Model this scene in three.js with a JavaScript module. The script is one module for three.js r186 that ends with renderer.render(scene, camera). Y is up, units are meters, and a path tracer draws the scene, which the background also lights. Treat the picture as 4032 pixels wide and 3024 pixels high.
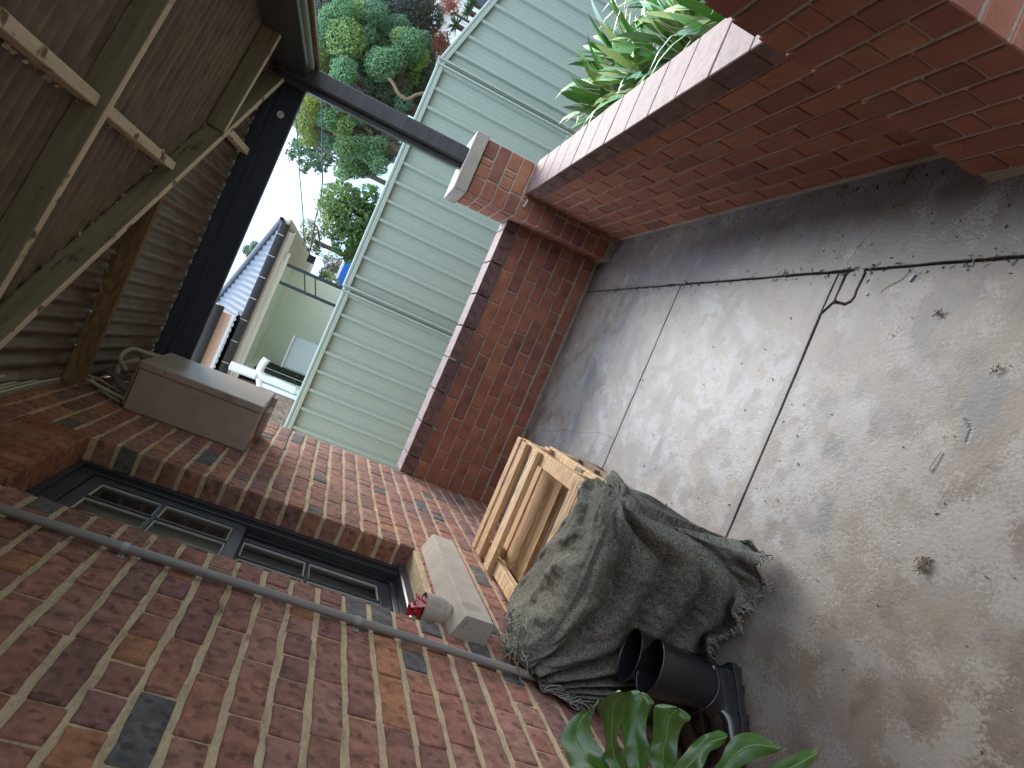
import * as THREE from 'three';
import { mergeGeometries as mergeAll } from 'three/addons/utils/BufferGeometryUtils.js';

// ---------- camera, sky, sun, exposure ----------
const scene = new THREE.Scene();
const EYE = new THREE.Vector3(0.85, 1.4925, 0);
const AX = [new THREE.Vector3(0.39509493, -0.88876474, 0.23237305), new THREE.Vector3(0.91863929, 0.38262009, -0.09850746), new THREE.Vector3(-0.00136064, 0.25238681, 0.96762547)];
const FOC = 2784.8, PW = 4032, PH = 3024;
const camera = new THREE.PerspectiveCamera(2 * Math.atan(PH / 2 / FOC) * 180 / Math.PI, PW / PH, 0.05, 400);
camera.position.copy(EYE);
camera.quaternion.setFromRotationMatrix(new THREE.Matrix4().makeBasis(AX[0], AX[1], AX[2]));
const renderer = new THREE.WebGLRenderer();
renderer.toneMapping = THREE.LinearToneMapping;
renderer.toneMappingExposure = 5.1;
renderer.shadowMap.enabled = true;

// tileable value noise, computed once per kind
function mulberry(a) { return () => { a |= 0; a = a + 0x6D2B79F5 | 0; let t = Math.imul(a ^ a >>> 15, 1 | a); t = t + Math.imul(t ^ t >>> 7, 61 | t) ^ t; return ((t ^ t >>> 14) >>> 0) / 4294967296; }; }
function tile(size, cells, octaves, seed, stretch = 1, gain = 0.5) {
  const out = new Float32Array(size * size); let amp = 1, cx = cells, cy = Math.max(1, Math.round(cells * stretch));
  const r = mulberry(seed);
  for (let o = 0; o < octaves; o++) {
    const g = new Float32Array(cx * cy); for (let i = 0; i < g.length; i++) g[i] = r();
    for (let y = 0; y < size; y++) {
      const fy = y / size * cy, y0 = Math.floor(fy), ty = fy - y0, sy = ty * ty * (3 - 2 * ty), ya = (y0 % cy) * cx, yb = ((y0 + 1) % cy) * cx;
      for (let x = 0; x < size; x++) {
        const fx = x / size * cx, x0 = Math.floor(fx), tx = fx - x0, sx = tx * tx * (3 - 2 * tx), xa = x0 % cx, xb = (x0 + 1) % cx;
        const a = g[ya + xa] + (g[ya + xb] - g[ya + xa]) * sx, b = g[yb + xa] + (g[yb + xb] - g[yb + xa]) * sx;
        out[y * size + x] += amp * (a + (b - a) * sy);
      }
    }
    amp *= gain; cx *= 2; cy *= 2; if (cx > size) break;
  }
  let lo = 1e9, hi = -1e9; for (const v of out) { if (v < lo) lo = v; if (v > hi) hi = v; }
  for (let i = 0; i < out.length; i++) out[i] = (out[i] - lo) / (hi - lo);
  return out;
}
const smooth = (a, b, x) => { const t = Math.min(1, Math.max(0, (x - a) / (b - a))); return t * t * (3 - 2 * t); };
const lerp = (a, b, t) => a + (b - a) * t;
function tex(w, h, fn, srgb = true) {
  const d = new Uint8Array(w * h * 4);
  for (let y = 0; y < h; y++) for (let x = 0; x < w; x++) {
    const c = fn(x, y, y * w + x), i = (y * w + x) * 4;
    if (typeof c === 'number') d[i] = d[i + 1] = d[i + 2] = Math.max(0, Math.min(255, c * 255));
    else for (let k = 0; k < 3; k++) d[i + k] = Math.max(0, Math.min(255, c[k] * 255));
    d[i + 3] = 255;
  }
  const t = new THREE.DataTexture(d, w, h); t.wrapS = t.wrapT = THREE.RepeatWrapping; t.magFilter = THREE.LinearFilter; t.minFilter = THREE.LinearMipmapLinearFilter; t.generateMipmaps = true;
  if (srgb) t.colorSpace = THREE.SRGBColorSpace; t.needsUpdate = true; return t;
}
const nA = tile(512, 8, 6, 11), nB = tile(512, 16, 6, 23), nFine = tile(512, 96, 3, 37, 1, 0.7), nStreak = tile(512, 6, 6, 41, 8), nLow = tile(512, 3, 4, 53);

const SUND = new THREE.Vector3(0.34, 0.54, -1).normalize();
// sky: bright thin overcast, brighter overhead as such skies are, blue showing between streaks
{
  const W = 1024, H = 512, d = new Float32Array(W * H * 4), st = tile(512, 5, 6, 77, 3), st2 = tile(512, 4, 5, 78);
  for (let y = 0; y < H; y++) for (let x = 0; x < W; x++) {
    const el = (y + 0.5) / H * Math.PI - Math.PI / 2, s = Math.max(0, Math.sin(el));
    const sx = (x * 512 / W * 2 + y * 0.9) & 511, c = smooth(0.42, 0.86, st[((y * 3) & 511) * 512 + sx] * 0.6 + st2[((y * 2) & 511) * 512 + (x & 511)] * 0.5);
    const az = ((x + 0.5) / W - 0.5) * 2 * Math.PI, ce = Math.cos(el), dt = Math.max(0, ce * Math.cos(az) * SUND.x + Math.sin(el) * SUND.y + ce * Math.sin(az) * SUND.z), halo = 0.3 * Math.pow(dt, 6), b = 0.40 * (1 + 3 * s * s + halo), i = (y * W + x) * 4;
    if (el < 0) { d[i] = 0.22; d[i + 1] = 0.22; d[i + 2] = 0.2; }
    else { d[i] = b * lerp(0.37, 1.0, c); d[i + 1] = b * lerp(0.56, 0.97, c); d[i + 2] = b * lerp(0.84, 0.95, c); }
    d[i + 3] = 1;
  }
  const t = new THREE.DataTexture(d, W, H, THREE.RGBAFormat, THREE.FloatType);
  t.mapping = THREE.EquirectangularReflectionMapping; t.magFilter = t.minFilter = THREE.LinearFilter; t.wrapS = THREE.RepeatWrapping; t.needsUpdate = true;
  scene.background = t; scene.environment = t;
}
const sun = new THREE.DirectionalLight(new THREE.Color(1.0, 0.95, 0.86), 1.05);
sun.target.position.set(1, 0, -3); sun.position.copy(SUND).multiplyScalar(30).add(sun.target.position); scene.add(sun, sun.target);
sun.castShadow = true; sun.shadow.radius = 56; sun.shadow.mapSize.set(2048, 2048);
Object.assign(sun.shadow.camera, { left: -14, right: 14, top: 14, bottom: -14, near: 0.5, far: 60 });

// ---------- helpers ----------
function mergeGeometries(gs) { gs = gs.map((g) => { g = g.index ? g.toNonIndexed() : g; if (!g.attributes.uv) g.setAttribute('uv', new THREE.Float32BufferAttribute(new Float32Array(g.attributes.position.count * 2), 2)); if (!g.attributes.normal) g.computeVertexNormals(); return g; }); return mergeAll(gs); }
const V = (x, y, z) => new THREE.Vector3(x, y, z);
const rnd = mulberry(20240), rr = (a, b) => a + (b - a) * rnd(), pick = (a) => a[Math.floor(rnd() * a.length)];
// a photo pixel gives a direction; the plane that the thing stands on or hangs from gives its distance
function rayOf(u, v) { const a = u - PW / 2, b = -(v - PH / 2); return V(0, 0, 0).addScaledVector(AX[0], a).addScaledVector(AX[1], b).addScaledVector(AX[2], -FOC); }
function at(u, v, axis, val) { const r = rayOf(u, v), t = (val - EYE[axis]) / r[axis]; return r.multiplyScalar(t).add(EYE); }
const used = {};
function numbered(n) { if (!(n in used)) { used[n] = 0; return n; } used[n]++; return n + '_' + String(used[n]).padStart(3, '0'); }
function tag(o, label, category, group, kind) { o.userData = { label }; if (category) o.userData.category = category; if (group) o.userData.group = group; if (kind) o.userData.kind = kind; return o; }
function thing(name, label, category, p = [0, 0, 0], turn = 0, group) {
  const o = new THREE.Group(); o.name = numbered(name); o.position.set(...p); o.rotation.y = turn; scene.add(o); return tag(o, label, category, group);
}
function mesh(name, g, m, parent) { const o = new THREE.Mesh(g, m); o.name = parent ? name : numbered(name); o.castShadow = o.receiveShadow = true; (parent || scene).add(o); return o; }
function structure(name, g, m, label) { const o = mesh(name, g, m); o.userData = { kind: 'structure', label }; return o; }
const C = (r, g, b) => new THREE.Color().setRGB(r, g, b);
function std(color, o = {}) { return new THREE.MeshStandardMaterial({ color, roughness: 0.85, ...o }); }
function phys(color, o = {}) { return new THREE.MeshPhysicalMaterial({ color, roughness: 0.5, ...o }); }
function put(g, p, rot) { const m = new THREE.Matrix4(); if (rot) m.makeRotationFromEuler(new THREE.Euler(...rot)); m.setPosition(...p); return g.applyMatrix4(m); }
function geo(pos, idx, uv) {
  const g = new THREE.BufferGeometry(); g.setAttribute('position', new THREE.Float32BufferAttribute(pos, 3));
  if (uv) g.setAttribute('uv', new THREE.Float32BufferAttribute(uv, 2)); if (idx) g.setIndex(idx); g.computeVertexNormals(); return g;
}
// block with chamfered edges, flat faces, uv in metres (grain along local x)
function block(w, h, d, c = 0.004, uo = 0, vo = 0) {
  const e = [w / 2, h / 2, d / 2], pos = [], uv = [];
  const vert = (s, a) => { const p = [0, 0, 0]; for (let k = 0; k < 3; k++) p[k] = s[k] * (e[k] - (k === a ? 0 : c)); return p; };
  const poly = (vs) => {
    const a = V(...vs[0]), b = V(...vs[1]), q = V(...vs[2]), n = b.clone().sub(a).cross(q.clone().sub(a)); if (n.dot(a.clone().add(b).add(q)) < 0) { vs.reverse(); n.negate(); }
    const ax = Math.abs(n.x), ay = Math.abs(n.y), az = Math.abs(n.z);
    for (let k = 1; k < vs.length - 1; k++) for (const p of [vs[0], vs[k], vs[k + 1]]) {
      pos.push(...p);
      if (az >= ax && az >= ay) uv.push(p[0] + uo, p[1] + vo); else if (ay >= ax) uv.push(p[0] + uo, p[2] + vo + 0.37); else uv.push(p[2] * 0.3 + uo, p[1] + vo + 0.71);
    }
  };
  for (let a = 0; a < 3; a++) for (const s of [-1, 1]) {
    const b = (a + 1) % 3, q = (a + 2) % 3, m = (x, y) => { const t = [0, 0, 0]; t[a] = s; t[b] = x; t[q] = y; return vert(t, a); };
    poly([m(-1, -1), m(1, -1), m(1, 1), m(-1, 1)]);
    for (const s2 of [-1, 1]) { const m2 = (x, ax) => { const t = [0, 0, 0]; t[a] = s; t[b] = s2; t[q] = x; return vert(t, ax); }; poly([m2(-1, a), m2(1, a), m2(1, b), m2(-1, b)]); }
  }
  for (const x of [-1, 1]) for (const y of [-1, 1]) for (const z of [-1, 1]) poly([vert([x, y, z], 0), vert([x, y, z], 1), vert([x, y, z], 2)]);
  return geo(pos, null, uv);
}
// rings of equal length joined into a skin
function loft(rings, closed = true, capA = false, capB = false, us = 1) {
  const n = rings[0].length, pos = [], uv = [], idx = [];
  rings.forEach((r, i) => { r.forEach((p, j) => { pos.push(p.x, p.y, p.z); uv.push(j / n * us, i / (rings.length - 1)); }); });
  const m = closed ? n : n - 1;
  for (let i = 0; i < rings.length - 1; i++) for (let j = 0; j < m; j++) { const a = i * n + j, b = i * n + (j + 1) % n, c = a + n, d = b + n; idx.push(a, b, d, a, d, c); }
  const cap = (i, f) => { const q = V(0, 0, 0); rings[i].forEach((p) => q.add(p)); q.divideScalar(n); const k = pos.length / 3; pos.push(q.x, q.y, q.z); uv.push(0.5, 0.5); for (let j = 0; j < n; j++) { const a = i * n + j, b = i * n + (j + 1) % n; f ? idx.push(k, b, a) : idx.push(k, a, b); } };
  if (capA) cap(0, true); if (capB) cap(rings.length - 1, false);
  return geo(pos, idx, uv);
}
function tube(pts, r, seg = 24, rad = 8, closed = false) { return new THREE.TubeGeometry(new THREE.CatmullRomCurve3(pts.map((p) => p.isVector3 ? p : V(...p)), closed, 'centripetal'), seg, r, rad, closed); }
function rod(a, b, r, rad = 12, r2 = r) { const g = new THREE.CylinderGeometry(r2, r, a.distanceTo(b), rad); g.applyQuaternion(new THREE.Quaternion().setFromUnitVectors(V(0, 1, 0), b.clone().sub(a).normalize())); const m = a.clone().add(b).multiplyScalar(0.5); g.translate(m.x, m.y, m.z); return g; }
function bx(x0, x1, y0, y1, z0, z1, c = 0.003) { const g = block(x1 - x0, y1 - y0, z1 - z0, c, x0, y0); g.translate((x0 + x1) / 2, (y0 + y1) / 2, (z0 + z1) / 2); return g; }
// timber between two points of its top centre line; w across, h down
function timber(p0, p1, w, h, c = 0.003) {
  const L = p0.distanceTo(p1), g = block(L, h, w, c, rnd() * 3, rnd() * 3), X = p1.clone().sub(p0).normalize(), Z = V(0, 1, 0).cross(X).negate().normalize(), Y = Z.clone().cross(X);
  const m = new THREE.Matrix4().makeBasis(X, Y, Z), c0 = p0.clone().add(p1).multiplyScalar(0.5).addScaledVector(Y, -h / 2); m.setPosition(c0); return g.applyMatrix4(m);
}

// ---------- materials ----------
const T = {};
const at2 = (x, y, k, dx, dy) => ((y * k + dy) & 511) * 512 + ((x * k + dx) & 511);
T.oldBrick = tex(512, 512, (x, y, i) => {
  const g = 0.74 + 0.34 * (nB[i] - 0.1) - 0.12 * nFine[i], pit = smooth(0.74, 0.84, nFine[at2(x, y, 3, 91, 44)] * 0.55 + nA[i] * 0.5), dust = smooth(0.62, 0.85, nA[at2(x, y, 1, 200, 137)]), dark = smooth(0.66, 0.86, nB[at2(x, y, 1, 77, 61)]);
  const k = g * (1 - 0.5 * pit) * (1 - 0.25 * dark); return [k + 0.1 * dust, k + 0.1 * dust, k + 0.09 * dust];
});
T.oldBrickB = tex(512, 512, (x, y, i) => 0.5 + 0.35 * nB[i] + 0.25 * (nFine[i] - 0.5) - 0.5 * smooth(0.74, 0.86, nFine[at2(x, y, 3, 91, 44)] * 0.55 + nA[i] * 0.5), false);
T.newBrick = tex(512, 512, (x, y, i) => { const s = nStreak[((x * 3) & 511) * 512 + (y & 511)], d = smooth(0.6, 0.85, nA[i]), k = 0.8 + 0.2 * nB[i] - 0.08 * nFine[i]; return [k - 0.12 * d, k - 0.16 * d + 0.04 * s, k - 0.15 * d + 0.04 * s]; });
T.newBrickB = tex(512, 512, (x, y, i) => 0.6 + 0.25 * nB[i] + 0.15 * nFine[i] - 0.5 * smooth(0.82, 0.9, nFine[at2(x, y, 3, 13, 20)]), false);
T.mortar = tex(512, 512, (x, y, i) => { const k = 0.72 + 0.2 * nB[i] + 0.2 * (nFine[i] - 0.4), s = smooth(0.72, 0.85, nA[i]); return [k - 0.25 * s, k - 0.26 * s, k - 0.25 * s]; });
T.grainB = tex(512, 512, (x, y, i) => nFine[i] * 0.6 + nB[i] * 0.4, false);
const nWood = tile(512, 3, 5, 91, 22, 0.6), nWood2 = tile(512, 2, 4, 92, 4);
T.wood = tex(512, 512, (x, y, i) => { const r = Math.sin((y / 512 * 16 + nWood2[i] * 7) * Math.PI * 2) * 0.5 + 0.5, f = nWood[i], kn = smooth(0.8, 0.9, nA[i]); const k = 0.66 + 0.2 * f + 0.14 * r; return [k - 0.12 * kn, k * 0.97 - 0.06 - 0.18 * kn, k * 0.92 - 0.12 - 0.2 * kn]; });
T.woodB = tex(512, 512, (x, y, i) => nWood[i], false);
T.paint = tex(512, 512, (x, y, i) => { const w = nWood[i], sp = smooth(0.66, 0.76, nB[i] * 0.6 + nA[at2(x, y, 2, 31, 18)] * 0.45), k = 0.86 + 0.14 * w; return [lerp(k, 0.38, sp * 0.8), lerp(k, 0.33, sp * 0.8), lerp(k, 0.27, sp * 0.8)]; });
T.olive = tex(512, 512, (x, y, i) => { const w = nWood[i], sp = smooth(0.72, 0.82, nB[i] * 0.5 + nWood[at2(x, y, 1, 160, 80)] * 0.5), k = 0.8 + 0.2 * w; return [k - 0.25 * sp, k - 0.25 * sp, k - 0.22 * sp]; });
T.sheet = tex(512, 512, (x, y, i) => { const s = nStreak[(x & 511) * 512 + (y & 511)], k = 0.78 + 0.22 * nB[i], p = smooth(0.45, 0.75, nA[i] * 0.4 + s * 0.65); return [k * lerp(1, 0.86, p), k * lerp(0.98, 0.81, p), k * lerp(0.92, 0.76, p)]; });
T.cloth = tex(512, 512, (x, y, i) => { const wv = 0.5 + 0.5 * Math.sin(x * 0.79) * Math.sin(y * 0.79), sp = nFine[i], k = 0.52 + 0.34 * smooth(0.3, 0.7, sp) + 0.14 * wv; return [k, k, k * 0.95]; });
T.clothB = tex(512, 512, (x, y, i) => 0.5 * (0.5 + 0.5 * Math.sin(x * 0.79) * Math.sin(y * 0.79)) + 0.5 * nFine[i], false);
T.dirt = tex(512, 512, (x, y, i) => { const k = 0.9 + 0.1 * nB[i], s = smooth(0.6, 0.8, nA[i]); return [k - 0.07 * s, k - 0.08 * s, k - 0.1 * s]; });
T.drag = tex(512, 512, (x, y, i) => { const s = nStreak[y * 512 + x], k = 0.82 + 0.25 * (s - 0.4); return [k, k, k]; });
for (const k of ['oldBrick', 'oldBrickB', 'mortar']) T[k].repeat.set(2.6, 2.6);
const oldB = { map: T.oldBrick, bumpMap: T.oldBrickB, bumpScale: 0.004, roughness: 0.95 };
const oldBrickM = [C(.46, .205, .135), C(.44, .188, .128), C(.49, .215, .135), C(.41, .19, .138), C(.46, .225, .16), C(.385, .175, .125), C(.55, .24, .12), C(.35, .172, .145), C(.32, .15, .12), C(.17, .152, .145)].map((c) => std(c, oldB));
const oldPick = () => { const r = rnd(); return oldBrickM[r < 0.06 ? 9 : r < 0.12 ? 6 : r < 0.18 ? 8 : r < 0.25 ? 7 : Math.floor(rnd() * 6)]; };
const newB = { map: T.newBrick, bumpMap: T.newBrickB, bumpScale: 0.0016, roughness: 0.82 };
const newBrickM = [C(.45, .165, .09), C(.42, .147, .085), C(.385, .134, .084), C(.48, .187, .096), C(.33, .12, .084), C(.43, .157, .092)].map((c) => std(c, newB));
const capM = [C(.24, .125, .108), C(.215, .11, .1), C(.265, .14, .12)].map((c) => std(c, { map: T.oldBrick, bumpMap: T.newBrickB, bumpScale: 0.002, roughness: 0.66 }));
const lintelM = [C(.46, .185, .08), C(.43, .16, .07), C(.40, .15, .07), C(.47, .21, .11)].map((c) => std(c, oldB));
const M = {
  mortarOld: std(C(.72, .54, .33), { map: T.mortar, bumpMap: T.grainB, bumpScale: 0.005, roughness: 1 }),
  mortarNew: std(C(.55, .46, .36), { map: T.mortar, bumpMap: T.grainB, bumpScale: 0.004, roughness: 1 }),
  timberEdge: std(C(.84, .70, .52), { map: T.paint, roughness: 0.85 }),
  timber: std(C(.33, .29, .195), { map: T.olive, bumpMap: T.woodB, bumpScale: 0.0015, roughness: 0.85 }),
  timberOld: std(C(.30, .24, .16), { map: T.wood, bumpMap: T.woodB, bumpScale: 0.002, roughness: 0.95 }),
  sheet: phys(C(.25, .205, .17), { map: T.sheet, roughness: 0.42 }),
  flake: std(C(.66, .57, .43), { roughness: 0.9, side: THREE.DoubleSide }),
  navy: phys(C(.045, .056, .095), { roughness: 0.42, map: T.drag }),
  charcoal: phys(C(.08, .079, .084), { roughness: 0.33, map: T.drag, bumpMap: T.woodB, bumpScale: 0.0006 }),
  render: std(C(.46, .40, .335), { map: T.dirt, bumpMap: T.grainB, bumpScale: 0.0016, roughness: 0.95 }),
  fence: phys(C(.32, .36, .285), { roughness: 0.5 }),
  metalBox: phys(C(.45, .355, .29), { roughness: 0.42, map: T.dirt }),
  conduit: phys(C(.29, .265, .24), { roughness: 0.45, map: T.dirt }),
  saddle: phys(C(.36, .34, .31), { roughness: 0.4, metalness: 0.3 }),
  cable: std(C(.62, .57, .44), { roughness: 0.55 }),
  hose: std(C(.40, .36, .31), { roughness: 0.6 }),
  black: std(C(.012, .012, .014), { roughness: 0.5 }),
  frame: phys(C(.062, .066, .072), { roughness: 0.4, map: T.drag }),
  frameDark: phys(C(.028, .028, .03), { roughness: 0.45, map: T.drag }),
  putty: std(C(.42, .41, .36), { roughness: 0.8 }),
  glass: phys(C(.9, .92, .9), { roughness: 0.02, transmission: 1, thickness: 0, ior: 1.5 }),
  blind: std(C(.75, .7, .6), { roughness: 0.9 }),
  room: std(C(.2, .17, .14), { roughness: 0.95 }),
  pine: [C(.84, .68, .47), C(.78, .6, .4), C(.86, .72, .52), C(.7, .55, .37)].map((c) => std(c, { map: T.wood, bumpMap: T.woodB, bumpScale: 0.0012, roughness: 0.75 })),
  pineGrey: std(C(.36, .31, .27), { map: T.wood, bumpMap: T.woodB, bumpScale: 0.002, roughness: 0.9 }),
  steel: phys(C(.6, .6, .6), { metalness: 0.9, roughness: 0.35 }),
  white: phys(C(.78, .78, .76), { roughness: 0.4 }),
  soil: std(C(.1, .075, .05), { map: T.mortar, bumpMap: T.grainB, bumpScale: 0.02, roughness: 1 }),
};

// ---------- ground and concrete floor ----------
const samp = (n, x, y) => { x = ((x % 1) + 1) % 1 * 512; y = ((y % 1) + 1) % 1 * 512; const x0 = x | 0, y0 = y | 0, fx = x - x0, fy = y - y0, x1 = (x0 + 1) & 511, y1 = (y0 + 1) & 511; return lerp(lerp(n[y0 * 512 + x0], n[y0 * 512 + x1], fx), lerp(n[y1 * 512 + x0], n[y1 * 512 + x1], fx), fy); };
structure('ground', put(new THREE.PlaneGeometry(400, 400, 1, 1).rotateX(-Math.PI / 2), [0, -0.42, -60]), std(C(.16, .15, .09), { map: T.mortar, roughness: 1 }), 'flat ground of dry grass and earth round the houses');
const FX0 = -0.05, FXW = 2.15, FZ0 = -4.9, FZH = 4.5;
const crackLines = [[[2130, 1692], [2175, 1702], [2220, 1690], [2290, 1708], [2345, 1704], [2385, 1716], [2420, 1735]], [[3790, 1650], [3812, 1672], [3818, 1690], [3808, 1722], [3800, 1745]], [[3590, 1062], [3555, 1100], [3500, 1128], [3470, 1150]], [[3330, 1048], [3372, 985], [3395, 950], [3440, 905]]].map((l) => l.map(([u, v]) => at(u, v, 'y', 0)));
const crackSegs = crackLines.flatMap((l) => l.slice(1).map((p, i) => [l[i].x, l[i].z, p.x, p.z]));
const ringMarks = [[0.33, -1.44, 0.105], [0.40, -1.50, 0.085], [0.28, -1.36, 0.1]];
const floorAt = (x, y) => {
  const wx = FX0 + (x + 0.5) / 2048 * FXW, wz = FZ0 + (y + 0.5) / 2048 * FZH, strip = wx > 1.667;
  const l1 = samp(nLow, wx * 0.45 + 0.1, wz * 0.4), l2 = samp(nA, wx * 0.7, wz * 0.55 + 0.3), m = samp(nB, wx * 0.9, wz * 0.8), f = samp(nFine, wx * 2.1, wz * 1.9), sk = samp(nA, wx * 1.3 + wz * 0.7 + 0.4, wz * 0.35 - wx * 0.2);
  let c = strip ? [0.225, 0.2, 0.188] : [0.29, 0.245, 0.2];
  const mix = (k, o) => { for (let i = 0; i < 3; i++) c[i] = lerp(c[i], o[i], k); };
  // ragged pale efflorescence, with the sunlit patch of the middle bays painted in
  const sunPatch = Math.exp(-(((wx - 0.98) / 0.62) ** 2 + ((wz + 2.55) / 1.05) ** 2)), bloomAndSun = smooth(0.47, 0.62, sk * 0.5 + m * 0.3 + f * 0.24 + (strip ? -0.2 : sunPatch * 0.22 - 0.1));
  mix(bloomAndSun * 0.8, [0.45, 0.44, 0.445]);
  // tan dirt film worn in patches
  const tan = smooth(0.47, 0.6, l2 * 0.6 + m * 0.25 + f * 0.2 + (wz > -1.75 ? 0.1 : 0) - sunPatch * 0.1); mix(tan * (strip ? 0.35 : 0.75), [0.27, 0.2, 0.14]);
  const br = smooth(0.56, 0.66, m * 0.55 + f * 0.3 + l1 * 0.22); mix(br * 0.65, [0.165, 0.12, 0.09]);
  const gry = smooth(0.54, 0.68, samp(nA, wx * 0.5 + 0.6, wz * 0.9 + 0.15) * 0.75 + f * 0.2); mix(gry * 0.75, [0.16, 0.155, 0.155]);
  const pale = smooth(0.55, 0.68, samp(nB, wx * 0.6 + 0.3, wz * 0.5 + 0.7) * 0.6 + f * 0.35 + (wz > -1.9 ? 0.06 : -0.04)); mix(pale * 0.75, [0.39, 0.345, 0.295]);
  const sp = smooth(0.78, 0.84, samp(nFine, wx * 4.3 + 0.2, wz * 3.9)) * smooth(0.4, 0.7, m); mix(sp * 0.6, [0.13, 0.1, 0.08]);
  const g = 0.86 + 0.24 * (f - 0.4) + 0.12 * (samp(nFine, wx * 5.7, wz * 5.1) - 0.5); for (let i = 0; i < 3; i++) c[i] *= g * [0.88, 0.855, 0.84][i];
  // dirt gathered along the open joints, ragged
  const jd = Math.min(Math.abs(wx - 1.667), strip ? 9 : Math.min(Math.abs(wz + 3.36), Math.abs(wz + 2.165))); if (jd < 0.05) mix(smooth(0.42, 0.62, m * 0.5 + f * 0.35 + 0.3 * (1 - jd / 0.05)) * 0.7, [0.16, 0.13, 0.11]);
  for (const [rx, rz, r] of ringMarks) { const d = Math.abs(Math.hypot(wx - rx, wz - rz) - r); if (d < 0.006) mix(0.3 * smooth(0.3, 0.6, m * 0.6 + f * 0.4), [0.25, 0.19, 0.14]); }
  return c;
};
const floorLin = (v) => { v = Math.max(0, v); return v <= 0.0031308 ? 12.92 * v : 1.055 * Math.pow(v, 1 / 2.4) - 0.055; };
const crackMask = new Uint8Array(2048 * 2048);
for (const [ax, az, bx_, bz] of crackSegs) { const n = 260; for (let i = 0; i <= n; i++) { const t = i / n, w = samp(nB, t * 0.7 + ax, az * 3) * 0.02 - 0.01, px = Math.round(((lerp(ax, bx_, t) + w * 0.6) - FX0) / FXW * 2048), py = Math.round(((lerp(az, bz, t) + w * 0.6) - FZ0) / FZH * 2048); for (let a = 0; a < 2; a++) if (px + a >= 0 && px + a < 2048 && py >= 0 && py < 2048) crackMask[py * 2048 + px + a] = 1; } }
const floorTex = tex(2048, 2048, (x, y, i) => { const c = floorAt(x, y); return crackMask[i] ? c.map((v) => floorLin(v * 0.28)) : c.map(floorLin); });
floorTex.flipY = false;
const floorBump = tex(1024, 1024, (x, y) => { const a = x / 1024 * 2.15, b = y / 1024 * 4.5; return 0.2 * samp(nFine, a * 2.1, b * 1.9) + 0.25 * samp(nB, a * 0.9, b * 0.8) + 0.4 * samp(nA, a * 0.5, b * 0.5) - (crackMask[(y * 2) * 2048 + x * 2] ? 0.5 : 0) - 0.4 * smooth(0.76, 0.84, samp(nFine, a * 4.3 + 0.2, b * 3.9)) * smooth(0.4, 0.6, samp(nA, a * 0.8, b * 0.8 + 0.4)); }, false);
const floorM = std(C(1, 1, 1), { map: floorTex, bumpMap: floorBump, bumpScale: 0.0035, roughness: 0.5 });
function slab(pts) {
  const s = new THREE.Shape(pts.map(([x, z]) => new THREE.Vector2(x, -z))), g = new THREE.ExtrudeGeometry(s, { depth: 0.06, bevelEnabled: true, bevelSize: 0.003, bevelThickness: 0.004, bevelSegments: 2, bevelOffset: -0.003 });
  g.rotateX(-Math.PI / 2); g.translate(0, -0.064, 0);
  const p = g.attributes.position, uv = g.attributes.uv; for (let i = 0; i < p.count; i++) uv.setXY(i, (p.getX(i) - FX0) / FXW, (p.getZ(i) - FZ0) / FZH);
  return g;
}
const wob = (pts, k = 0.0022) => { const o = []; pts.forEach((p, i) => { const q = pts[(i + 1) % pts.length], n = Math.max(1, Math.round(Math.hypot(q[0] - p[0], q[1] - p[1]) / 0.06)); for (let j = 0; j < n; j++) o.push([lerp(p[0], q[0], j / n) + (j ? rr(-k, k) : 0), lerp(p[1], q[1], j / n) + (j ? rr(-k, k) : 0)]); }); return o; };
const fp = (a, b) => { const p = at(3000 + a * 0.4728, 900 + b * 0.4728, 'y', 0); return [p.x, p.z]; };
{
  const jx = 1.663, jx2 = 1.672, slabs = [];
  slabs.push(wob([[-0.2, -4.83], [jx, -4.83], [jx, -3.364], [-0.2, -3.364]]));
  // bay with the broken corner: the saw cut, the sliver and the loose chip are real pieces with gaps
  slabs.push(wob([[-0.2, -3.357], [jx, -3.357], [jx, fp(640, 0)[1]], fp(636, 372), fp(560, 535), fp(488, 700), [1.2, -2.17], [-0.2, -2.166]], 0.0016));
  slabs.push([fp(501, 690), fp(565, 548), fp(644, 374), fp(684, 372), fp(682, 398), fp(650, 478), fp(597, 603)]);
  slabs.push(wob([fp(612, 598), fp(625, 560), fp(664, 482), fp(702, 398), fp(712, 380), fp(765, 345), fp(852, 322), fp(852, 366), fp(822, 430), fp(782, 510), fp(764, 566), fp(738, 598), fp(690, 622), fp(652, 611)], 0.001));
  slabs.push(wob([[-0.2, -2.158], [1.2, -2.161], fp(496, 716), fp(598, 622), fp(650, 628), fp(690, 640), fp(746, 612), fp(776, 574), fp(796, 514), fp(836, 434), fp(866, 374), [jx, fp(872, 330)[1]], [jx, 4], [-0.2, 4]], 0.0016));
  slabs.push(wob([[jx2, -4.83], [1.95, -4.83], [1.95, -4.58], [2.1, -4.58], [2.1, 4], [jx2, 4]]));
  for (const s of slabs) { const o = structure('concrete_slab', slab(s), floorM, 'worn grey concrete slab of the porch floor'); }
  structure('joint_dirt', put(new THREE.PlaneGeometry(2.4, 7.3).rotateX(-Math.PI / 2), [1, -0.012, -1.2]), std(C(.045, .036, .028), { roughness: 1 }), 'dark dirt packed in the slab joints');
}

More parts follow.
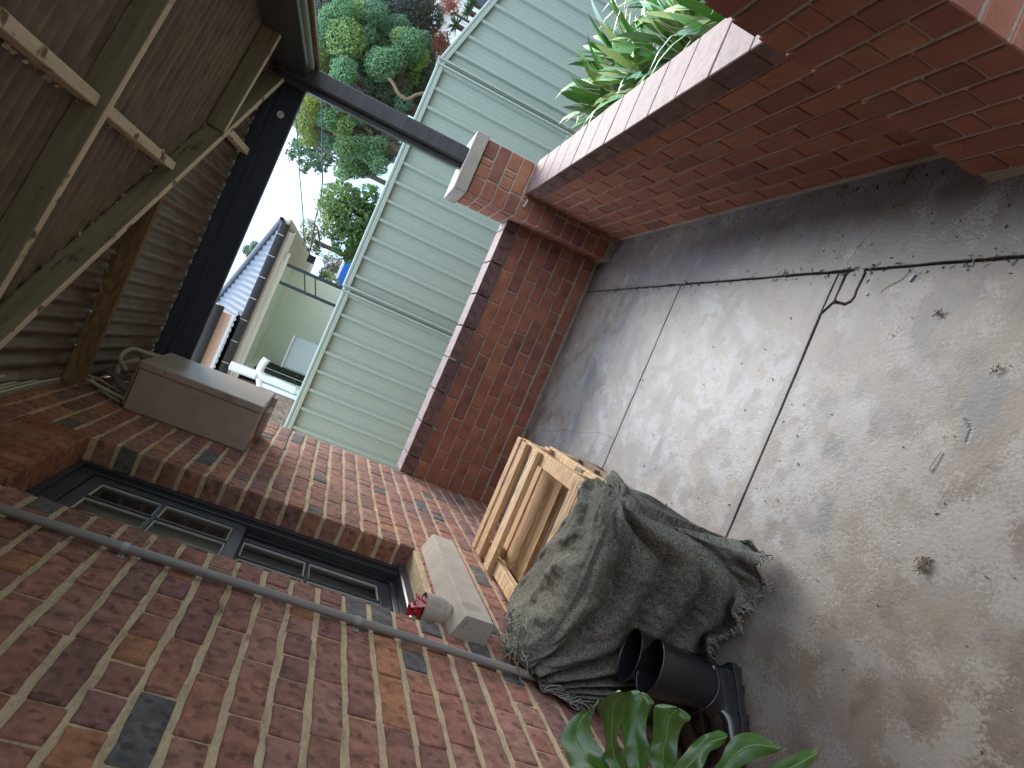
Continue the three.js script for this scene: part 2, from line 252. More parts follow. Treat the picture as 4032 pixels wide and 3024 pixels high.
// ---------- brick walls ----------
// hand-pressed brick: ragged face outline, soft arris
function oldBrickGeo(L, H, seed) {
  const r = mulberry(seed), P = [], nx = Math.max(3, Math.round(L / 0.045)), ny = 2, cr = 0.0028;
  const edge = (x0, y0, x1, y1, n, ox, oy) => { for (let i = 0; i < n; i++) { const t = n > 1 ? i / (n - 1) : 0.5, j = (r() - 0.5) * 0.005; P.push([lerp(x0, x1, t) + ox * j, lerp(y0, y1, t) + oy * j]); } };
  const a = L / 2, b = H / 2;
  edge(-a + cr, -b, a - cr, -b, nx, 0, 1); edge(a, -b + cr, a, b - cr, ny, 1, 0); edge(a - cr, b, -a + cr, b, nx, 0, 1); edge(-a, b - cr, -a, -b + cr, ny, 1, 0);
  const n = P.length, pos = [], uv = [], idx = [], uo = r() * 5, vo = r() * 5;
  const ring = (s, z, jz) => P.forEach(([x, y]) => { const X = Math.sign(x) * Math.max(0, Math.abs(x) - (Math.abs(x) > a - s * 2 ? s : 0)), Y = Math.sign(y) * Math.max(0, Math.abs(y) - (Math.abs(y) > b - 0.008 ? s : 0)); pos.push(X, Y, z + (r() - 0.5) * jz); uv.push(X + uo, Y + vo); });
  ring(0.0045, 0.0, 0.0014); ring(0.0014, -0.0016, 0.0008); ring(0, -0.006, 0); ring(0, -0.022, 0);
  for (let k = 0; k < 3; k++) for (let i = 0; i < n; i++) { const p = k * n + i, q = k * n + (i + 1) % n; idx.push(p, p + n, q, q, p + n, q + n); }
  const c = pos.length / 3; pos.push(0, 0, 0.0008); uv.push(uo, vo); for (let i = 0; i < n; i++) idx.push(c, i, (i + 1) % n);
  return geo(pos, idx, uv);
}
const OB = { s: [], h: [] }; for (let i = 0; i < 14; i++) { OB.s.push(oldBrickGeo(0.231, 0.0695, 300 + i)); OB.h.push(oldBrickGeo(0.109, 0.0695, 400 + i)); }
const house = thing('brick_house', 'old red brick house wall with buff mortar, sash window and grey sill', 'house');
{
  const wall = mesh('wall', mergeGeometries([
    bx(-0.23, -0.004, -0.3, 0.8, -4.846, 4), bx(-0.23, -0.004, 0.8, 2.2, -4.846, -3.109), bx(-0.23, -0.004, 0.8, 2.2, -2.306, 4), bx(-0.23, -0.004, 2.2, 3.0, -4.846, -3.12), bx(-0.23, -0.008, 2.204, 3.0, -3.12, -2.29), bx(-0.23, -0.004, 2.2, 3.0, -2.29, 4),
    bx(-6, -0.235, -0.3, 3.0, -4.84, -4.6), bx(-6, -0.235, -0.3, 3.0, 3.8, 4), bx(-6.2, -6, -0.3, 3.0, -4.84, 4),
  ]), M.mortarOld, house);
  mesh('ceiling', bx(-6.2, -0.24, 2.9, 3.02, -4.84, 4), M.room, house); mesh('floor', bx(-6, -0.24, 0.2, 0.3, -4.6, 3.8), M.room, house);
  const all = [], CH = 0.0868;
  for (let k = 0; k < 31; k++) {
    const y0 = 0.003 + k * CH, yc = y0 + CH / 2, header = k % 4 === 2, u = header ? 0.1195 : 0.2405;
    // start the bond at the house corner
    let z = -4.846 + (k % 2 ? 0 : (header ? 0.06 : 0.1195));
    const row = []; if (z > -4.846) row.push([-4.846, z]); while (z < 0.6) { let w = u; if (!header && rnd() < 0.07) w = 0.1195; row.push([z, z + w]); z += w; }
    for (let [a, b] of row) {
      const inWin = yc > 0.8 && yc < 2.2;
      const parts = [];
      if (inWin) { if (b <= -3.11 || a >= -2.306) parts.push([a, b]); else { if (a < -3.15) parts.push([a, -3.107]); if (b > -2.266) parts.push([-2.308, b]); } }
      else if (yc > 2.2 && yc < 2.44 && b > -3.115 && a < -2.3) { if (a < -3.15) parts.push([a, -3.11]); if (b > -2.26) parts.push([-2.3, b]); } else parts.push([a, b]);
      for (const [p, q] of parts) if (q - p > 0.03) all.push([p, q, yc, Math.hypot(0.85, yc - 1.49, (p + q) / 2)]);
    }
  }
  const seen = ([p, q, y, d]) => { const c = V(0, y, (p + q) / 2).project(camera); const inFrame = Math.abs(c.x) < 1.08 && Math.abs(c.y) < 1.12 && c.z < 1; return inFrame ? 1 / d : 0; };
  all.sort((a, b) => seen(b) - seen(a));
  const rest = [];
  all.forEach(([p, q, y], i) => {
    const L = q - p - rr(0.007, 0.011), g0 = L > 0.16 ? pick(OB.s) : pick(OB.h), sx = L / (L > 0.16 ? 0.231 : 0.109), vis = seen(all[i]) > 0;
    const dx = rr(-0.0015, 0.0025), dy = rr(-0.0025, 0.0025), tilt = rr(-0.008, 0.008);
    if (i < 300 && vis) { const o = mesh('brick', g0, oldPick(), house); o.scale.set(sx, 1, 1); o.rotation.set(tilt, Math.PI / 2, 0, 'YXZ'); o.position.set(0.001 + dx, y + dy, (p + q) / 2); }
    else { const g = g0.clone(); g.scale(sx, 1, 1); g.rotateY(Math.PI / 2); g.translate(0.001 + dx, y + dy, (p + q) / 2); const mt = oldPick(); (rest[oldBrickM.indexOf(mt)] ||= []).push(g); }
  });
  rest.forEach((gs, i) => { if (gs) { const o = mesh('brickwork', mergeGeometries(gs), oldBrickM[i], house); o.userData.kind = 'stuff'; } });
  // bricks of the window jambs, their ends facing into the opening
  for (let k = 9; k < 26; k++) { const yc = 0.003 + (k + 0.5) * CH; if (yc < 0.78 || yc > 2.2) continue;
    for (const [z, s] of [[-3.109, 1], [-2.306, -1]]) { const o = mesh('jamb_brick', pick(OB.h), oldPick(), house); o.rotation.y = s > 0 ? 0 : Math.PI; o.position.set(-0.0575 + 0.002, yc + rr(-0.002, 0.002), z + s * 0.004); } }
  // soldier bricks over the window: faces and soffits are one brick each
  for (let i = 0; i < 11; i++) { const z0 = -3.118 + i * 0.0752, o = mesh('lintel_brick', block(0.112, 0.24 + rr(-0.004, 0.003), 0.0705, 0.003, rnd() * 4, rnd() * 4), pick(lintelM), house); o.position.set(-0.0545 + rr(-0.002, 0.003), 2.312, z0 + 0.0376); o.rotation.set(rr(-0.01, 0.01), 0, 0); }
  // cement sill, top sloping out
  const sy = [[-0.11, 0.80], [0.078, 0.737], [0.082, 0.731], [0.082, 0.634], [0.078, 0.63], [-0.11, 0.63]];
  const sr = (z, j) => sy.map(([x, y]) => V(x, y, z)); mesh('sill', loft([sr(-3.147), sr(-3.0), sr(-2.7), sr(-2.45), sr(-2.247)], true, true, true, 0.6).toNonIndexed(), M.render, house).geometry.computeVertexNormals();
}

// ---------- window ----------
{
  const w = new THREE.Group(); w.name = 'window'; w.userData.label = 'dark painted timber sash window with small panes'; house.add(w);
  const zA = -3.105, zB = -2.31;
  mesh('frame', mergeGeometries([bx(-0.22, -0.112, 0.79, 2.195, zA, zA + 0.07), bx(-0.22, -0.112, 0.79, 2.195, zB - 0.07, zB), bx(-0.22, -0.112, 2.11, 2.195, zA + 0.07, zB - 0.07),
    bx(-0.118, -0.1, 0.8, 2.195, zA, zA + 0.03, 0.002), bx(-0.118, -0.1, 0.8, 2.195, zB - 0.03, zB, 0.002), bx(-0.118, -0.1, 2.165, 2.195, zA + 0.03, zB - 0.03, 0.002),
    bx(-0.158, -0.15, 0.84, 2.11, zA + 0.07, zA + 0.082, 0.001)]), M.frameDark, w);
  mesh('window_sill', mergeGeometries([bx(-0.24, -0.085, 0.775, 0.838, zA + 0.002, zB - 0.002, 0.006), bx(-0.24, -0.15, 0.838, 0.86, zA + 0.07, zB - 0.07, 0.003)]), M.frame, w);
  const sash = (x, y0, y1, mid) => {
    const z0 = zA + 0.07, z1 = zB - 0.07, s = 0.045, t = 0.034;
    mesh('sash', mergeGeometries([bx(x - t, x, y0, y1, z0, z0 + s), bx(x - t, x, y0, y1, z1 - s, z1), bx(x - t, x, y0, y0 + 0.05, z0 + s, z1 - s), bx(x - t, x, y1 - 0.045, y1, z0 + s, z1 - s)]), M.frame, w);
    const a = z0 + s, b = z1 - s, q = (b - a) / 3, ys = [y0 + 0.05, mid, y1 - 0.045], h = 0.0075;
    for (const k of [1, 2]) mesh('glazing_bar', bx(x - t + 0.004, x - 0.002, ys[0], ys[2], a + q * k - h, a + q * k + h, 0.002), M.frame, w);
    for (let k = 0; k < 3; k++) mesh('glazing_bar', bx(x - t + 0.004, x - 0.002, mid - h, mid + h, a + q * k + (k ? h : 0), a + q * (k + 1) - (k < 2 ? h : 0), 0.002), M.frame, w);
    for (let k = 0; k < 3; k++) for (let j = 0; j < 2; j++) {
      const za = a + q * k + (k ? h : 0), zb = a + q * (k + 1) - (k < 2 ? h : 0), ya = ys[j] + (j ? h : 0), yb = ys[j + 1] - (j ? 0 : h);
      mesh('pane', put(new THREE.PlaneGeometry(zb - za, yb - ya).rotateY(Math.PI / 2), [x - 0.018, (ya + yb) / 2, (za + zb) / 2]), M.glass, w);
      mesh('putty', mergeGeometries([bx(x - 0.018, x - 0.01, ya, yb, za, za + 0.006, 0.001), bx(x - 0.018, x - 0.01, ya, ya + 0.006, za + 0.006, zb - 0.006, 0.001), bx(x - 0.018, x - 0.01, yb - 0.006, yb, za + 0.006, zb - 0.006, 0.001), bx(x - 0.018, x - 0.01, ya, yb, zb - 0.006, zb, 0.001)]), M.putty, w);
    }
  };
  sash(-0.122, 1.5, 2.11, 1.825); sash(-0.162, 0.86, 1.535, 1.22);
  const pts = []; for (let i = 0; i <= 120; i++) { const z = lerp(-3.9, -2.42, i / 120); pts.push([-0.29 + 0.03 * Math.sin(i * 0.72) + 0.012 * Math.sin(i * 0.31), z]); }
  const cur = mesh('curtain', loft([pts.map(([x, z]) => V(x, 0.7, z)), pts.map(([x, z]) => V(x + 0.01, 1.4, z)), pts.map(([x, z]) => V(x, 2.3, z))], false), M.blind, w);
}

// ---------- verandah roof: beams, hip, rafters, purlins, iron sheets ----------
const roof = thing('verandah_roof', 'porch roof of corrugated iron on painted rafters with charcoal beams and post', 'roof');
const PITCH = 0.11, XE = 2.15, ZE = -4.85, YS = 2.458;
const yr = (x) => YS + PITCH * (XE - x), yf = (z) => YS + PITCH * (z - ZE);
{
  const A = 0.0125, P = 0.0762;
  const strip = (kind, a0, a1) => { // one iron sheet: ribs run down the slope
    const n = Math.round((a1 - a0) / P * 10), m = 14, pos = [], uv = [], idx = [];
    for (let i = 0; i <= n; i++) {
      const a = lerp(a0, a1, i / n), w = A * Math.cos(a / P * Math.PI * 2);
      for (let j = 0; j <= m; j++) {
        if (kind === 'far') { const top = Math.max(-4.93, -2.7 - a), z = lerp(-4.93, top, j / m); pos.push(a, yf(z) + w, z); uv.push(a, z); }
        else { const top = Math.max(0.0, Math.min(2.23, -2.7 - a)), x = lerp(2.23, top, j / m); pos.push(x, yr(x) + w + 0.0005, a); uv.push(a, x); }
      }
    }
    for (let i = 0; i < n; i++) for (let j = 0; j < m; j++) { const a = i * (m + 1) + j, b = a + m + 1; idx.push(a, b, a + 1, b, b + 1, a + 1); }
    const g = geo(pos, idx, uv); mesh('iron_sheet', g, M.sheet, roof);
  };
  for (let a = 0; a < 2.2; a += P * 10) strip('far', a, Math.min(a + P * 10, 2.23));
  for (let a = -4.93; a < 3.6; a += P * 10) strip('right', a, a + P * 10);
  const capg = (p, q) => mesh('ridge_cap', loft([p, q].map((c) => [-0.1, -0.05, 0, 0.05, 0.1].map((t) => V(c.x + t * 0.7, c.y + 0.04 - Math.abs(t) * 0.35, c.z + t * 0.7))), false), M.sheet, roof);
  capg(V(2.2, yr(2.2), -4.9), V(0, yr(0), -2.7));
  const hipR = mesh('hip_rafter', timber(V(2.06, yr(2.06) - 0.012, -4.76), V(0.02, yr(0.02) - 0.012, -2.72), 0.042, 0.1), M.timber, roof);
  const edge = (o, a, b, w, h) => mesh('painted_edge', timber(a.clone().add(V(0, -h - 0.0005, 0)), b.clone().add(V(0, -h - 0.0005, 0)), w - 0.003, 0.003, 0.001), M.timberEdge, o);
  const rafter = (z, x1, m = M.timber) => edge(mesh('rafter', timber(V(x1, yr(x1) - 0.011, z), V(2.1, yr(2.1) - 0.011, z), 0.046, 0.096), m, roof), V(x1, yr(x1) - 0.011, z), V(2.1, yr(2.1) - 0.011, z), 0.046, 0.096);
  edge(hipR, V(2.06, yr(2.06) - 0.012, -4.76), V(0.02, yr(0.02) - 0.012, -2.72), 0.042, 0.1);
  rafter(-2.722, 0.02); rafter(-4.16, 1.49); rafter(-1.3, 0.02); rafter(0.1, 0.02); rafter(1.5, 0.02);
  mesh('far_rafter', timber(V(1.54, yf(-4.83) - 0.011, -4.83), V(1.54, yf(-4.3) - 0.011, -4.3), 0.042, 0.05), M.timberEdge, roof);
  for (const [a, b] of [[-3.8, -2.75], [-2.695, -1.325], [-1.275, 0.075]]) mesh('purlin', timber(V(1.175, yr(1.175) - 0.012, a), V(1.175, yr(1.175) - 0.012, b), 0.042, 0.07), M.timberEdge, roof);
  mesh('purlin', timber(V(0.03, yf(-3.78) - 0.011, -3.78), V(1.06, yf(-3.78) - 0.011, -3.78), 0.046, 0.094), M.timberOld, roof);
  // flaked paint hanging at the edges of the timbers
  const fl = []; const flake = (p, s) => { const g = new THREE.CircleGeometry(s, 5); const q = g.attributes.position; for (let i = 0; i < q.count; i++) q.setXYZ(i, q.getX(i) * rr(0.5, 1.2), q.getY(i) * rr(0.5, 1.3), rr(-0.2, 0.2) * s); g.computeVertexNormals(); g.rotateX(rr(-1, 1)); g.rotateY(rr(0, 6)); g.translate(p.x, p.y, p.z); fl.push(g); };
  for (let k = 0; k < 150; k++) { const z = rr(-3.8, -1.9), s = rnd() < 0.5 ? -1 : 1; flake(V(1.175 + s * rr(0.022, 0.036), yr(1.175) - 0.014 - rr(0, 0.022), z), rr(0.004, 0.015)); }
  for (let k = 0; k < 60; k++) { const x = rr(0.1, 1), s = rnd() < 0.5 ? -1 : 1; flake(V(x, yf(-3.78) - 0.012 - rr(0, 0.01), -3.78 + s * rr(0.024, 0.034)), rr(0.003, 0.009)); }
  for (let k = 0; k < 70; k++) { const t = rr(0.1, 0.98); flake(V(lerp(2.06, 0, t) + rr(0.012, 0.03), yr(lerp(2.06, 0, t)) - 0.014, lerp(-4.76, -2.72, t) + rr(0.012, 0.03)), rr(0.003, 0.01)); }
  for (let k = 0; k < 60; k++) { const x = rr(0.05, 2); flake(V(x, yf(-4.8) - rr(0.006, 0.02), -4.79 + rr(-0.02, 0.02)), rr(0.003, 0.009)); }
  for (let k = 0; k < 26; k++) flake(V(0.03, rr(2.6, 2.645), rr(-4.7, -3)), rr(0.004, 0.014));
  const fo = mesh('paint_flakes', mergeGeometries(fl), M.flake, roof); fo.userData.kind = 'stuff';
  // beams and post
  mesh('beam', mergeGeometries([bx(-0.02, 2.1, 2.235, 2.452, -4.9, -4.845, 0.004), bx(-0.02, 2.03, 2.40, 2.444, -4.846, -4.828, 0.002), bx(-0.02, 2.03, 2.36, 2.372, -4.846, -4.838, 0.002)]), M.navy, roof).userData.label = 'dark navy painted beam over the far opening';
  mesh('beam', mergeGeometries([bx(2.085, 2.125, 2.225, 2.45, -4.844, 3.4, 0.004)]), M.charcoal, roof).userData.label = 'charcoal side beam along the garden side';
  mesh('beam_strip', bx(2.126, 2.15, 2.208, 2.3, -4.62, 2.2, 0.002), std(C(.32, .40, .32), { roughness: 0.6 }), roof).userData.label = 'pale green painted strip under the side beam';
  mesh('fascia', bx(2.16, 2.182, 2.19, 2.36, -4.9, 2.2, 0.004), M.timberOld, roof).userData.label = 'weathered bare timber fascia board';
  const gr = (z) => { const o = []; for (let i = 0; i <= 10; i++) { const a = Math.PI + i / 10 * Math.PI; o.push(V(2.25 + 0.06 * Math.cos(a), 2.31 + 0.065 * Math.sin(a), z)); } return o; };
  mesh('gutter', loft([gr(-4.95), gr(-2), gr(2.2)], false), std(C(.4, .42, .44), { metalness: 0.6, roughness: 0.5, side: THREE.DoubleSide }), roof);
  mesh('post', mergeGeometries([bx(2.052, 2.152, 1.166, 2.43, -4.7, -4.64, 0.005), bx(2.018, 2.15, 1.166, 2.43, -4.76, -4.701, 0.004)]), M.charcoal, roof);
  const kn = thing('insulator', 'small white round porcelain insulator on the dark far beam', 'insulator', [1.843, 2.318, -4.843]);
  mesh('disc', new THREE.CylinderGeometry(0.021, 0.0225, 0.014, 24).rotateX(Math.PI / 2).translate(0, 0, 0.006), std(C(.85, .8, .7), { roughness: 0.4 }), kn);
  for (const [a, b] of [[-0.008, 0.005], [0.008, -0.004]]) mesh('hole', new THREE.CylinderGeometry(0.0042, 0.0042, 0.004, 10).rotateX(Math.PI / 2).translate(a, b, 0.0125), M.black, kn);
}
// timber wall plate under the iron, with the cables clipped along it
{
  const p = mesh('wall_plate', mergeGeometries([bx(0.0, 0.022, 2.56, 2.74, -4.8, 3, 0.004), bx(0.022, 0.05, 2.63, 2.68, -4.8, 3, 0.004)]), M.timber, house);
  p.userData.label = 'cream painted board along the top of the brick wall';
  const run = (pts, r, name, label, m, cat = 'cable', seg = 60) => { const o = mesh(name, tube(pts, r, seg, 8), m); tag(o, label, cat); return o; };
  const labels = ['topmost pale cable clipped along the cream wall board', 'second pale cable clipped under the topmost one', 'third pale cable dipping along the wall board', 'lowest pale cable along the board, turning down to the meter box'];
  for (let k = 0; k < 4; k++) { const y = 2.635 - k * 0.021, pts = []; for (let z = 1; z > -3.95; z -= 0.28) pts.push(V(0.031 - (k > 0 ? 0.003 : -0.025), y + (k === 0 ? 0.0 : 0) + rr(-0.004, 0.004) - (z + 3.9) * 0.004, z)); pts.push(V(0.03, y + 0.004, -4.02)); if (k === 3) pts.push(V(0.03, y - 0.05, -4.08), V(0.02, y - 0.2, -4.0), V(0.03, y - 0.29, -3.9)); if (k === 2) pts.push(V(0.04, y - 0.05, -4.1), V(0.02, y - 0.09, -4.02), V(0.015, y - 0.22, -3.85), V(0.02, y - 0.3, -3.77)); run(pts, 0.0055, 'cable', labels[k], M.cable); }
  // conduits behind the meter box
  const cor = []; const base = new THREE.CatmullRomCurve3([V(0.05, 2.2, -3.86), V(0.06, 2.36, -3.98), V(0.08, 2.45, -4.18), V(0.1, 2.47, -4.28), V(0.14, 2.42, -4.4)]);
  { const rings = [], fr = base.computeFrenetFrames(120); for (let i = 0; i <= 120; i++) { const c = base.getPoint(i / 120), r = 0.0155 + (i % 2 ? 0.0018 : -0.0012), ring = []; for (let j = 0; j < 12; j++) { const a = j / 12 * Math.PI * 2; ring.push(c.clone().addScaledVector(fr.normals[i], Math.cos(a) * r).addScaledVector(fr.binormals[i], Math.sin(a) * r)); } rings.push(ring); } tag(mesh('flexible_conduit', loft(rings), M.hose), 'ribbed grey flexible conduit curving into the meter box', 'conduit'); }
  run([V(0.13, 2.24, -3.9), V(0.13, 2.32, -3.94), V(0.13, 2.39, -4.05), V(0.16, 2.445, -4.12), V(0.2, 2.452, -4.3), V(0.18, 2.42, -4.5), V(0.16, 2.38, -4.7)], 0.013, 'bent_conduit', 'smooth grey conduit bent over the top of the meter box', M.hose, 'conduit');
  run([V(0.1, 2.24, -3.92), V(0.1, 2.34, -4.0), V(0.06, 2.47, -4.15), V(0.05, 2.5, -4.3), V(0.05, 2.5, -4.6)], 0.014, 'straight_conduit', 'grey conduit rising behind the ribbed one to the wall board', M.hose, 'conduit');
  run([V(0.03, 2.56, -3.93), V(0.03, 2.52, -3.95), V(0.03, 2.43, -3.9), V(0.03, 2.3, -3.83), V(0.04, 2.22, -3.8)], 0.009, 'twin_cable', 'flat pale cable hanging from the board into the meter box top', M.cable);
  run([V(0.16, 2.25, -3.85), V(0.15, 2.33, -3.92), V(0.1, 2.38, -4.05), V(0.05, 2.4, -4.2), V(0.03, 2.42, -4.4)], 0.004, 'black_cable', 'thin black cable looped above the meter box', M.black);
}
// electrical conduit down the wall
{
  const c = thing('conduit_pipe', 'long grey conduit running straight down the near brick wall', 'pipe', [0.021, 0, -2.079]);
  mesh('pipe', rod(V(0, 0.3, 0), V(0, 2.6, 0), 0.0128, 20), M.conduit, c);
  for (const y of [1.773, 1.1]) { const s = mesh('saddle', mergeGeometries([new THREE.CylinderGeometry(0.0152, 0.0152, 0.018, 24).translate(0, y, 0), bx(-0.018, -0.0135, y - 0.009, y + 0.009, 0.0135, 0.036, 0.001)]), M.saddle, c); mesh('screw', new THREE.SphereGeometry(0.0035, 10, 6).translate(-0.0145, y, 0.026), M.black, s); }
}
// meter box
{
  const b = thing('meter_box', 'taupe metal meter box mounted on the brick wall under the roof', 'meter box', [0, 1.658, -4.06]);
  const tap = (x, y, z) => [x, y, z];
  mesh('cabinet', bx(0.002, 0.212, 0.004, 0.604, -0.315, 0.315, 0.004), M.metalBox, b);
  mesh('door', bx(0.213, 0.252, 0.0, 0.608, -0.32, 0.32, 0.005), M.metalBox, b);
  mesh('drip_lip', bx(0.02, 0.25, 0.609, 0.613, -0.32, 0.32, 0.001), M.metalBox, b);
  mesh('latch', mergeGeometries([bx(0.05, 0.19, -0.03, 0.003, -0.19, 0.05, 0.004), bx(0.16, 0.24, -0.028, -0.001, -0.3, -0.2, 0.004)]), M.metalBox, b);
  for (const [x, y] of [[0.06, 0.28], [0.065, 0.22]]) mesh('bolt', new THREE.SphereGeometry(0.006, 12, 8).scale(1, 1, 0.5).translate(x, y, 0.316), M.metalBox, b);
  for (const [x, y] of [[0.23, 0.49]]) mesh('screw_hole', new THREE.CylinderGeometry(0.004, 0.004, 0.004, 12).rotateX(Math.PI / 2).translate(x, y, 0.3195), M.black, b);
  for (const [x, y] of [[0.195, 0.58], [0.12, 0.585], [0.03, 0.59], [0.195, 0.03], [0.1, 0.02], [0.02, 0.03]]) mesh('rivet', new THREE.SphereGeometry(0.0035, 8, 6).scale(1, 1, 0.4).translate(x, y, 0.3155), M.metalBox, b);
}

// ---------- low brick walls and piers ----------
const NB = {}; function nb(w, h, d) { const k = [w, h, d].map((v) => v.toFixed(3)).join(); if (!NB[k]) NB[k] = [0, 1, 2, 3].map(() => block(w, h, d, 0.0035, rnd() * 4, rnd() * 4)); return pick(NB[k]); }
function lay(parent, name, x, y, z, w, h, d, mats) { const o = mesh(name, nb(w, h, d), pick(mats), parent); o.position.set(x + rr(-0.0012, 0.0012), y + rr(-0.001, 0.001), z + rr(-0.0012, 0.0012)); o.rotation.set(rr(-0.004, 0.004), rr(-0.004, 0.004), rr(-0.004, 0.004)); return o; }
const CN = 0.0858;
{ // wall across the far end: face z -4.83
  const w = thing('low_brick_wall', 'low red brick wall across the far end below the green fence', 'wall', [0, 0, -4.83], 0, 'low red brick walls');
  mesh('mortar', bx(-0.02, 1.9, -0.3, 0.632, -0.222, -0.007, 0.002), M.mortarNew, w);
  for (let k = 0; k < 7; k++) {
    const yc = 0.022 + (k + 0.5) * CN - (k === 0 ? 0.007 : 0);
    for (let x = k % 2 ? 0.005 : -0.115; x < 1.87; x += 0.2405) { const a = Math.max(x, 0.004), b = Math.min(x + 0.231, 1.88); if (b - a > 0.03) lay(w, 'brick', (a + b) / 2, yc, -0.055, b - a, 0.0755, 0.11, newBrickM); }
  }
  for (let x = -0.105; x < 1.88; x += 0.2405) { const a = Math.max(x, 0.003), b = Math.min(x + 0.233, 1.882); lay(w, 'coping_brick', (a + b) / 2, 0.676, -0.11, b - a, 0.094, 0.245, capM); }
}
{ // wall along the garden side: face x 2.035
  const w = thing('low_brick_wall', 'low red brick wall along the garden bed, with pale sunlit top', 'wall', [2.035, 0, 0], 0, 'low red brick walls');
  mesh('mortar', bx(0.007, 0.222, -0.3, 0.632, -4.6, -1.6, 0.002), M.mortarNew, w);
  for (let k = 0; k < 8; k++) {
    if (k > 6) break; const yc = 0.022 + (k + 0.5) * CN; let z = k % 2 ? -4.6 : -4.72;
    for (; z < -1.65; z += 0.2405) { const a = Math.max(z, -4.595), b = Math.min(z + 0.231, -1.6); if (b - a > 0.03) lay(w, 'brick', 0.055, yc, (a + b) / 2, 0.11, 0.0755, b - a, newBrickM); }
  }
  for (let z = -4.59; z < -1.65; z += 0.2405) { const b = Math.min(z + 0.233, -1.6); lay(w, 'coping_brick', 0.117, 0.676, (z + b) / 2, 0.245, 0.094, b - z, capM); }
}
function pier(label, x0, x1, z0, z1, yTop, capY) {
  const p = thing('brick_pier', label, 'pier', [(x0 + x1) / 2, 0, (z0 + z1) / 2]), hx = (x1 - x0) / 2, hz = (z1 - z0) / 2, d = 0.11, j = 0.01;
  mesh('mortar', bx(-hx + 0.006, hx - 0.006, -0.3, yTop - 0.004, -hz + 0.006, hz - 0.006, 0.002), M.mortarNew, p);
  const n = Math.floor((yTop + 0.03) / CN);
  for (let k = 0; k < n; k++) {
    const yc = yTop - (k + 0.5) * CN + 0.004, odd = k % 2, L = hx * 2, D = hz * 2;
    // bond turns at every course: two faces run through, two are butted between
    const rowX = (z, a, b, cut) => { const m = cut ? a + (b - a) * 0.345 : a + (b - a) * 0.655; lay(p, 'brick', (a + m - j / 2) / 2 + 0, yc, z, m - j / 2 - a, 0.0755, d, newBrickM); lay(p, 'brick', (m + j / 2 + b) / 2, yc, z, b - m - j / 2, 0.0755, d, newBrickM); };
    const rowZ = (x, a, b, cut) => { const m = cut ? a + (b - a) * 0.42 : a + (b - a) * 0.58; lay(p, 'brick', x, yc, (a + m - j / 2) / 2, d, 0.0755, m - j / 2 - a, newBrickM); lay(p, 'brick', x, yc, (m + j / 2 + b) / 2, d, 0.0755, b - m - j / 2, newBrickM); };
    if (odd) { rowX(hz - d / 2, -hx, hx, true); rowX(-hz + d / 2, -hx, hx, false); rowZ(-hx + d / 2, -hz + d + j, hz - d - j, true); rowZ(hx - d / 2, -hz + d + j, hz - d - j, false); }
    else { rowZ(-hx + d / 2, -hz, hz, false); rowZ(hx - d / 2, -hz, hz, true); rowX(hz - d / 2, -hx + d + j, hx - d - j, false); rowX(-hz + d / 2, -hx + d + j, hx - d - j, true); }
  }
  if (capY) { const c = block(hx * 2 + 0.035, 0.087, hz * 2 + 0.035, 0.004, 0.3, 0.2); mesh('cap', c, M.render, p).position.set(0, yTop + 0.0475, 0); }
  return p;
}
pier('red brick corner pier with a grey cement cap carrying the charcoal post', 1.884, 2.246, -5.05, -4.6, 1.073, true);
pier('red brick pier where the garden wall ends beside the steps', 1.909, 2.27, -1.69, -1.25, 1.073, true);
mesh('post', bx(2.04, 2.14, 1.166, 2.43, -1.52, -1.42, 0.005), M.charcoal, roof);
{ // little bar with two screws on the corner pier
  const b = thing('metal_catch', 'small metal bar with two round ends fixed to the corner pier', 'bracket', [1.985, 0.693, -4.596]);
  const a = V(-0.028, 0.004, 0.012), c = V(0.018, -0.002, 0.012);
  mesh('bar', rod(a, c, 0.0028, 8), M.steel, b); for (const p of [a, c]) mesh('screw', mergeGeometries([new THREE.SphereGeometry(0.007, 12, 8).translate(p.x, p.y, p.z), rod(V(p.x, p.y, -0.002), p, 0.003, 8)]), M.steel, b);
}

